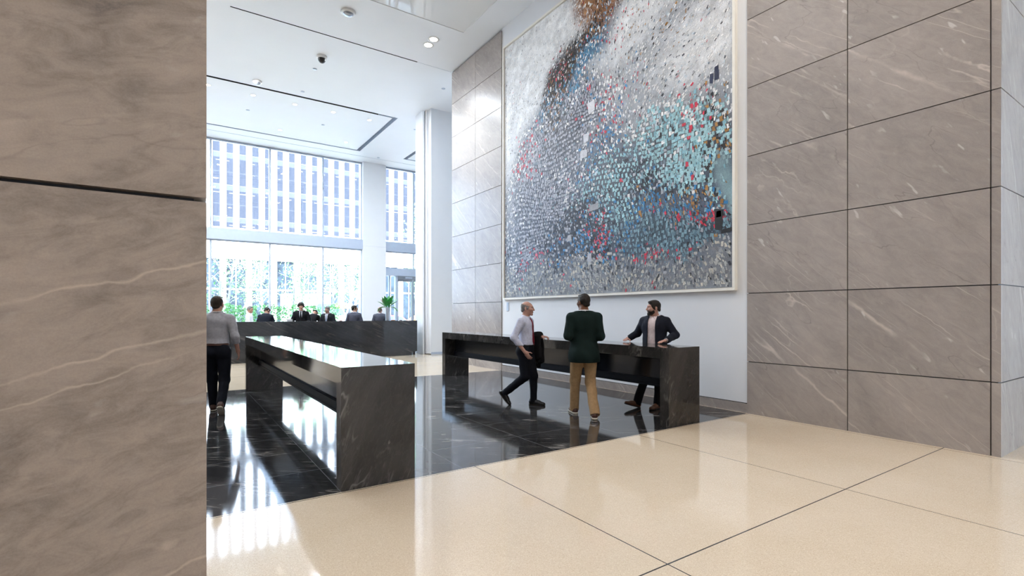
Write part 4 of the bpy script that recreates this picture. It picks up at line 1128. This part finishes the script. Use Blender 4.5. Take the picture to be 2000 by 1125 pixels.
# the coat over the striding man's forearm
def carried_coat():
    rz = toward(.52, -.854); S = 1.735/1.78
    f = Field(.007)
    a, b = A(-.235,.05,1.185), A(-.20,.185,1.20)
    f.cap(a, b, .062, .055, .03)
    for dx, dz in ((-.055, .48), (.045, .40)):
        for y in np.linspace(0, 1, 5):
            q = a + (b-a)*y + A(dx, 0, -.02)
            f.cap(q, q + A(dx*.35 + .012*math.sin(y*9), .03*(y-.5), -dz + .05*math.cos(y*7)), .030, .034, .03)
    r = tag(empty('carried_coat', (4.90, 6.87, 0), rz), 'dark coat hanging over the forearm of the striding man', 'coat')
    hole = lambda P: .0435 - np.linalg.norm(P - (A(-.25,-.02,1.15) + np.clip(((P-A(-.25,-.02,1.15))@A(.06,.23,.02))/.0569, 0, 1)[..., None]*A(.06,.23,.02)), axis=-1)
    skin_mesh('cloth', f.run([hole], .005, 16, 2), C_['black'], r, S)
    f = Field(.005)
    f.cap(A(-.31,.05,1.10), A(-.31,.17,1.13), .022, .022, .01); f.cap(A(-.325,.06,.9), A(-.33,.15,.9), .018, .018, .01)
    skin_mesh('collar', f.run(), C_['black'], r, S, 1)
carried_coat()

# people behind the reception counter
def back(px, top, Y, face, label, pose, look, vox=.010, h=None):
    w = world_at(px, top, Y=Y)
    H = h or w.z
    return make_person('person', (w.x, Y, 0), toward(*face), H, label, pose, look, vox)
hd = dict(wrist_r=(.13,.28,1.12), wrist_l=(-.10,.28,1.12), elbow_r=(.27,.03,1.15), elbow_l=(-.27,.03,1.15), palm_r=(0,0,-1), palm_l=(0,0,-1))
suit = lambda c, **k: dict(dict(skin='skin_olive', hair='hair_dark', shirt=C_['white'], jacket=C_[c], trousers=C_[c], shoes=M['shoe_black'], soles=M['sole_dark'], eyes=False), **k)
back(487, 598, 21.0, (.9, -.3), 'man in white shirt standing by the window behind the counter, beside the bowed man', dict(hd, yaw=R_(20), pitch=R_(10)), dict(suit('grey'), jacket=None, hair='hair_grey', shirt=C_['white'], skin='skin_fair', belt=M['belt_black']))
back(515, 601, 18.95, (.45, .8), 'bowed man in navy jacket seen from behind at the counter', dict(hd, lean=R_(22), pitch=R_(26), yaw=R_(30), wrist_r=(.13,.42,1.02), wrist_l=(-.10,.42,1.02), elbow_r=(.27,.2,1.10), elbow_l=(-.27,.2,1.10), girth=1.1), suit('navy'), h=1.80)
back(588, 588, 18.95, (-.30, -.95), 'man with bushy dark hair in black suit and tie standing behind the counter', dict(hd, yaw=R_(-8)), suit('black', hair_style='mop', tie=M['tie_dark'], eyes=True, skin='skin_fair', open=.06), h=1.90)
back(602, 612, 19.15, (.6, .8), 'person in black jacket bending down behind the counter beside the bushy-haired man', dict(lean=R_(46), pitch=R_(55), wrist_r=(.16,.62,.85), elbow_r=(.24,.50,1.08), wrist_l=(-.16,.62,.85), elbow_l=(-.24,.50,1.08)), suit('black'), h=1.92)
back(640, 599, 18.95, (-.62, -.78), 'grey-haired man in dark suit and silver tie looking down behind the counter', dict(hd, pitch=R_(16)), suit('charcoal', hair='hair_grey', tie=M['tie_silver'], eyes=True, skin='skin_ruddy', open=.065), h=1.79)
back(692, 595, 18.95, (.50, .85), 'dark-haired man in grey suit turning his head right behind the counter', dict(hd, yaw=R_(62)), suit('grey'), h=1.83)
back(742, 599, 18.95, (.45, .88), 'balding man in grey suit seen from behind next to the tall vase', dict(hd, yaw=R_(10), pitch=R_(6)), suit('grey', hair='hair_sparse', hair_style='sparse', skin='skin_ruddy'), h=1.78)
# ------------------------------------------------------------------ vase with leaves and counter clutter
M['leaf'] = plain('glossy_leaf', (.03,.25,.055), .35, .5, noise=.3, nscale=14); M['leaf_light'] = plain('light_leaf', (.11,.40,.04), .4, .5, noise=.2)
M['petal'] = plain('magenta_petal', (.5,.02,.16), .5)
M['vase'] = plain('silver_vase', (.42,.45,.5), .28, .5, .55)
w = world_at(757, 600, Y=18.2)
vz = tag(empty('vase', (w.x, 18.2, .76)), 'tall silver cylinder vase of big green leaves on the reception counter', 'vase')
zt = w.z - .76
MB().lathe([(.001,0), (.075,0), (.078,.01), (.082,zt-.01), (.080,zt), (.074,zt), (.070,.05), (.001,.05)], n=28).build('body', M['vase'], vz)
def leaf(mb, base, d, L, wid, droop, n=9):
    d = Vector(d).normalized(); side = d.cross(Vector((0,0,1)))
    side = side.normalized() if side.length > .1 else Vector((1,0,0))
    p = Vector(base); vs = []
    for i in range(n):
        t = i/(n-1); ww = wid*math.sin(PI*min(1, .08 + t*.92))**.7*(1-.25*t)
        up = side.cross(d).normalized()
        vs += [p - side*ww + up*ww*.35, p, p + side*ww + up*ww*.35]
        d = (d + Vector((0,0,-droop/n))).normalized(); p = p + d*L/n
    fs = []
    for i in range(n-1):
        for k in (0, 1): fs.append((i*3+k, i*3+k+1, i*3+k+4, i*3+k+3))
    mb.add(vs, fs, 0, True)
random.seed(5)
for i in range(17):
    a = 2*PI*i/17*2 + random.uniform(-.2, .2); tilt = random.uniform(.25, 1.15)
    mb = MB(); b = (.03*math.cos(a), .03*math.sin(a), zt-.05)
    d = Vector((math.cos(a)*tilt, math.sin(a)*tilt, 1))
    e = Vector(b) + d.normalized()*random.uniform(.10, .22)
    mb.tube([b, e], .008, 6)
    leaf(mb, e, d, random.uniform(.30, .40), random.uniform(.085, .12), .45)
    mb.build('leaf', M['leaf'], vz)
for sg in (-1, 1):
    mb = MB(); leaf(mb, (.05*sg*.83, -.05*sg*.55, zt-.02), (.83*sg, -.55*sg, .55), .46, .10, 2.2); mb.build('drooping_leaf', M['leaf_light'], vz)
mb = MB()
c = Vector((-.20, .12, zt+.26))
for i in range(6):
    a = 2*PI*i/6; leaf(mb, c, (math.cos(a), math.sin(a), .8), .05, .022, .6, 5)
mb.tube([(0,0,zt-.05), (-.1,.06,zt+.14), c], .005, 6)
mb.build('flower', M['petal'], vz)
# small monitor and desk trays along the counter
w = world_at(565, 622, Y=18.15)
mo = tag(empty('monitor', (w.x, 18.15, .76), R_(20)), 'small monitor on the counter left of the bushy-haired man', 'monitor')
MB().box(-.09,.09,-.06,.06,0,.012).build('foot', M['black'], mo)
MB().box(-.02,.02,-.015,.015,.012,.36).build('stand', M['metal'], mo)
mb = MB(); mb.box(-.10,.10,-.03,-.005,.34,.58); mb.build('housing', M['plate_white'], mo, .006)
MB().box(-.085,.085,-.034,-.0305,.36,.47).build('screen', M['black'], mo)
M['red_box'] = plain('red_card', (.5,.09,.04), .6); M['amber_box'] = plain('amber_card', (.6,.28,.06), .6)
for px, m, wd, l in ((666, 'red_box', .10, 'small red card holder on the counter top, left of the man turning his head'), (768, 'amber_box', .16, 'amber card tray on the counter top beside the vase'), (783, 'plate_white', .12, 'white card tray on the counter top near its right end')):
    w = world_at(px, 624, Y=17.7)
    t_ = tag(empty('card_holder', (w.x, 17.72, 1.2725)), l, 'card holder', 'card holders on the reception counter')
    MB().box(-wd/2, wd/2, -.04, .04, 0, .006).build('base', M['black'], t_)
    mb = MB(); mb.box(-wd/2+.006, wd/2-.006, -.012, .012, .006, .022); mb.build('cards', M[m], t_)

# ------------------------------------------------------------------ hedge, trees and traffic outside
def leaf_mat(name, lo, hi):
    t = NT(name); isl = t.n('ShaderNodeNewGeometry').outputs['Random Per Island']
    c = t.ramp(isl, [(0., lo), (1., hi)])
    b = t.bsdf(c, .5, .4); return t.m
M['hedge_leaf'] = leaf_mat('hedge_leaf', (.05,.20,.05,1), (.22,.48,.14,1)); M['tree_leaf'] = leaf_mat('tree_leaf', (.10,.30,.09,1), (.32,.58,.22,1)); M['bark'] = plain('pale_bark', (.34,.31,.29), .8, noise=.3, nscale=12, bump=.5)
M['planter'] = plain('pale_planter', (.5,.5,.5), .7)
def leaf_cloud(cent, size, r):
    n = len(cent)
    a = r.normal(0, 1, (n,3)); a /= np.linalg.norm(a, axis=1)[:, None]
    b = np.cross(a, r.normal(0, 1, (n,3))); b /= np.linalg.norm(b, axis=1)[:, None]
    s = (size*r.uniform(.6, 1.3, n))[:, None]
    v = np.stack([cent - a*s, cent + b*s*.45 , cent + a*s, cent - b*s*.45], 1).reshape(-1, 3)
    return v, np.arange(n*4).reshape(n, 4)
def cloud_obj(name, cent, size, mat, parent, seed):
    v, f_ = leaf_cloud(np.asarray(cent), size, np.random.default_rng(seed))
    return skin_mesh(name, (v, f_), mat, parent, 1, 0)
hx = -5.0; hi_ = 0
LB = ['farthest left of the row', 'second from the left end', 'third from the left end', 'third from the right end', 'second from the right end', 'at the right end of the row']
for k in range(6):
    x0 = -4.6 + 2.1*k; x1 = x0 + 2.02
    o = tag(empty('hedge', ((x0+x1)/2, 29.6, -.02)), 'clipped hedge in a pale planter outside, ' + LB[k], 'hedge', 'hedges outside the window')
    mb = MB(); mb.box(x0-(x0+x1)/2, x1-(x0+x1)/2, -.55, .55, 0, .55); mb.build('planter', M['planter'], o)
    r = np.random.default_rng(60+k); n = 2600
    c = np.stack([r.uniform(-.93, .93, n), r.uniform(-.62, .62, n), r.uniform(.5, 1.95, n)], -1)
    c[:, 2] *= 1 + .04*np.sin(c[:,0]*4+k) + .03*np.sin(c[:,0]*11)
    e = np.maximum.reduce([np.abs(c[:,0])/.93, np.abs(c[:,1])/.62, (c[:,2]-.5)/1.45])
    c = c[r.uniform(0, 1, n) < np.clip(e, .15, 1)**2]
    cloud_obj('foliage', c, .075, M['hedge_leaf'], o, k)
def tree(px, Y, lean, h, twin, label, seed, leaves=900):
    w = world_at(px, 600, Y=Y); r = np.random.default_rng(seed)
    o = tag(empty('street_tree', (w.x, Y, -.02)), label, 'tree', 'slender trees along the street')
    tips = []; mb = MB()
    for q in range(2 if twin else 1):
        ox = .35*q
        pts = [Vector((ox, 0, 0)), Vector((ox+lean*.3, .05, h*.25)), Vector((ox+lean*.75+.1*q, .0, h*.5)), Vector((ox+lean+.25*q, .1, h*.78)), Vector((ox+lean*1.1+.3*q, .1, h))]
        mb.tube(pts, [.10,.085,.065,.04,.015], 8)
        for b in range(9):
            t = .38 + .06*b; i = min(3, int(t*4)); p = pts[i].lerp(pts[i+1], t*4-i)
            a = r.uniform(0, 2*PI); L = r.uniform(.6, 1.4)*(1.15-t*.5)
            e = p + Vector((math.cos(a)*L, math.sin(a)*L, L*r.uniform(.5, 1.0)))
            mid = p.lerp(e, .5) + Vector((0, 0, .12))
            mb.tube([p, mid, e], [.030,.020,.008], 6); tips += [mid, e, p.lerp(e, .75)]
            for z in range(2):
                e2 = mid + Vector(r.normal(0, .45, 3)) + Vector((0,0,.3)); mb.tube([mid, e2], [.014,.005], 5); tips.append(e2)
        tips.append(pts[-1])
    mb.build('trunk', M['bark'], o)
    tp = np.array([tuple(t) for t in tips])
    c = tp[r.integers(0, len(tp), leaves)] + r.normal(0, .33, (leaves, 3))
    cloud_obj('foliage', c, .085, M['tree_leaf'], o, seed+100)
for k, a in enumerate([(424, 33.5, .2, 5.1, True, 'twin-stemmed pale tree at the left edge of the big window'), (452, 35.5, 1.3, 4.9, False, 'leaning tree in the left window bay behind the hedge'), (516, 40., -.2, 5.3, False, 'tree behind the middle mullion of the window'), (569, 34., .2, 5.2, False, 'upright tree in the middle window bay, left one of a pair'),
                       (580, 34.8, .5, 5.1, False, 'upright tree in the middle window bay, right one of a pair'), (607, 37., .6, 5.2, False, 'tree with a bent stem before the truck, left of the third mullion'), (653, 34.5, -.1, 5.2, False, 'tree in the right window bay, left one of three'),
                       (670, 35.5, .7, 5.2, True, 'twin-stemmed tree in the right window bay, middle one of three'), (697, 36.5, -.6, 5.1, False, 'tree in the right window bay closest to the white column'), (833, 34., -.6, 8.5, True, 'leafy tree seen above the street doors')]):
    tree(*a, seed=200+k, leaves=1300 if k == 9 else 560)

M['truck_white'] = plain('truck_white', (.78,.79,.8), .35); M['car_glass'] = plain('car_glass', (.05,.07,.12), .1); M['tyre'] = plain('tyre', (.015,.015,.016), .7)
M['pink_stripe'] = plain('pink_stripe', srgb(222,150,150), .5); M['car_orange'] = plain('car_orange', srgb(236,120,30), .3); M['car_red'] = plain('car_red', srgb(190,40,36), .3); M['hub'] = plain('hub_cap', (.4,.4,.42), .3, .5, .8)
M['lamp_red'] = plain('tail_light', (.4,.01,.01), .2); M['cart_yellow'] = plain('cart_yellow', srgb(240,210,70), .5); M['cart_pink'] = plain('cart_pink', srgb(226,90,120), .5)
def wheel(par, x, y, r=.36, wd=.22):
    mb = MB(); n = 20; pr = [(r*.55, -wd/2), (r*.95, -wd/2), (r, -wd/2+.03), (r, wd/2-.03), (r*.95, wd/2), (r*.55, wd/2)]
    vs = []; fs = []
    for q, (rr, yy) in enumerate(pr):
        for k in range(n): vs.append((x+rr*math.cos(2*PI*k/n), y+yy, r+rr*math.sin(2*PI*k/n)))
    for q in range(5):
        for k in range(n): fs.append((q*n+k, q*n+(k+1)%n, (q+1)*n+(k+1)%n, (q+1)*n+k))
    mb.add(vs, fs, 0, True); o = mb.build('wheel', M['tyre'], par)
    MB().tube([(x, y-wd*.4, r), (x, y+wd*.4, r)], r*.56, 16).build('hub_cap', M['hub'], o)
GZ = -.12
x0 = world_at(556, 600, Y=45).x; x1 = world_at(684, 600, Y=45).x; L = x1-x0
tk = tag(empty('delivery_truck', ((x0+x1)/2, 46, GZ)), 'white delivery truck on the street behind the hedge', 'truck')
mb = MB(); mb.prism([(-L/2,.55),(L/2-1.7,.55),(L/2-1.7,3.3),(-L/2,3.3)], -1.05, 1.05); mb.build('cargo_box', M['truck_white'], tk, .05)
mb = MB(); mb.prism([(L/2-1.66,.45),(L/2,.45),(L/2,1.35),(L/2-.35,1.5),(L/2-.75,2.45),(L/2-1.66,2.5)], -1.0, 1.0); mb.build('cab', M['truck_white'], tk, .05)
MB().box(-L/2+.1, L/2-1.8, -1.075, -1.052, 2.95, 3.03).build('stripe', M['pink_stripe'], tk)
MB().box(-.15, 1.15, -1.075, -1.052, 1.75, 2.5).build('side_window', M['car_glass'], tk)
mb = MB(); mb.prism([(L/2-1.4,1.5),(L/2-.45,1.5),(L/2-.82,2.3),(L/2-1.4,2.35)], -1.02, -1.001); mb.build('cab_window', M['car_glass'], tk)
MB().box(-L/2, L/2-.1, -.9, .9, .35, .56).build('chassis', M['tyre'], tk)
for x in (-L/2+1.1, L/2-.9):
    for y in (-.95, .95): wheel(tk, x, y, .42, .26)
def car(name, x, Y, mat, label):
    o = tag(empty(name, (x, Y, GZ)), label, 'car')
    mb = MB(); mb.prism([(-2.25,.35),(2.25,.35),(2.3,.62),(2.15,.86),(1.2,.96),(-1.6,1.0),(-2.2,.92),(-2.3,.6)], -.9, .9); mb.build('body', mat, o, .06)
    mb = MB(); mb.prism([(1.15,.94),(.45,1.45),(-1.0,1.47),(-1.75,.98)], -.76, .76); mb.build('cabin', mat, o, .08)
    for a in ([(1.0,.98),(.42,1.38),(-.2,1.40),(-.2,.98)], [(-.28,.98),(-.28,1.40),(-.95,1.40),(-1.5,1.0)]):
        mb = MB(); mb.prism(a, -.785, -.762); mb.build('side_window', M['car_glass'], o)
    for x_ in (-1.4, 1.4):
        for y in (-.82, .82): wheel(o, x_, y, .33)
    MB().box(2.2, 2.31, -.8, -.45, .62, .76).build('headlight', M['plate_white'], o); MB().box(-2.31, -2.2, -.8, -.45, .64, .78).build('tail_light', M['lamp_red'], o)
    return o
car('car', world_at(816, 610, Y=41).x + .9, 41, M['car_orange'], 'orange car on the street behind the right glass door')
car('car', world_at(784, 615, Y=45).x - .3, 46.2, M['car_red'], 'red car on the street behind the left glass door')
w = world_at(668, 610, Y=38)
ct = tag(empty('food_cart', (w.x, 38, GZ)), 'food cart with pink counter and yellow canopy outside the right window bay', 'cart')
MB().box(-.75,.75,-.4,.4,.45,1.0).build('body', M['truck_white'], ct, .03)
MB().box(-.8,.8,-.45,.45,1.0,1.1).build('counter', M['cart_pink'], ct, .01)
for sx in (-1, 1):
    for sy in (-1, 1): MB().tube([(sx*.68, sy*.34, 1.1), (sx*.68, sy*.34, 2.05)], .02, 8).build('post', M['metal'], ct)
mb = MB(); mb.lathe([(1.05,2.02),(.95,2.10),(.5,2.36),(.06,2.52),(.001,2.54)], n=16); mb.lathe([(.04,2.5),(.025,2.85),(.001,2.9)], n=8); mb.build('canopy', M['cart_yellow'], ct)
for x in (-.5, .5):
    for y in (-.42, .42): wheel(ct, x, y, .24, .07)
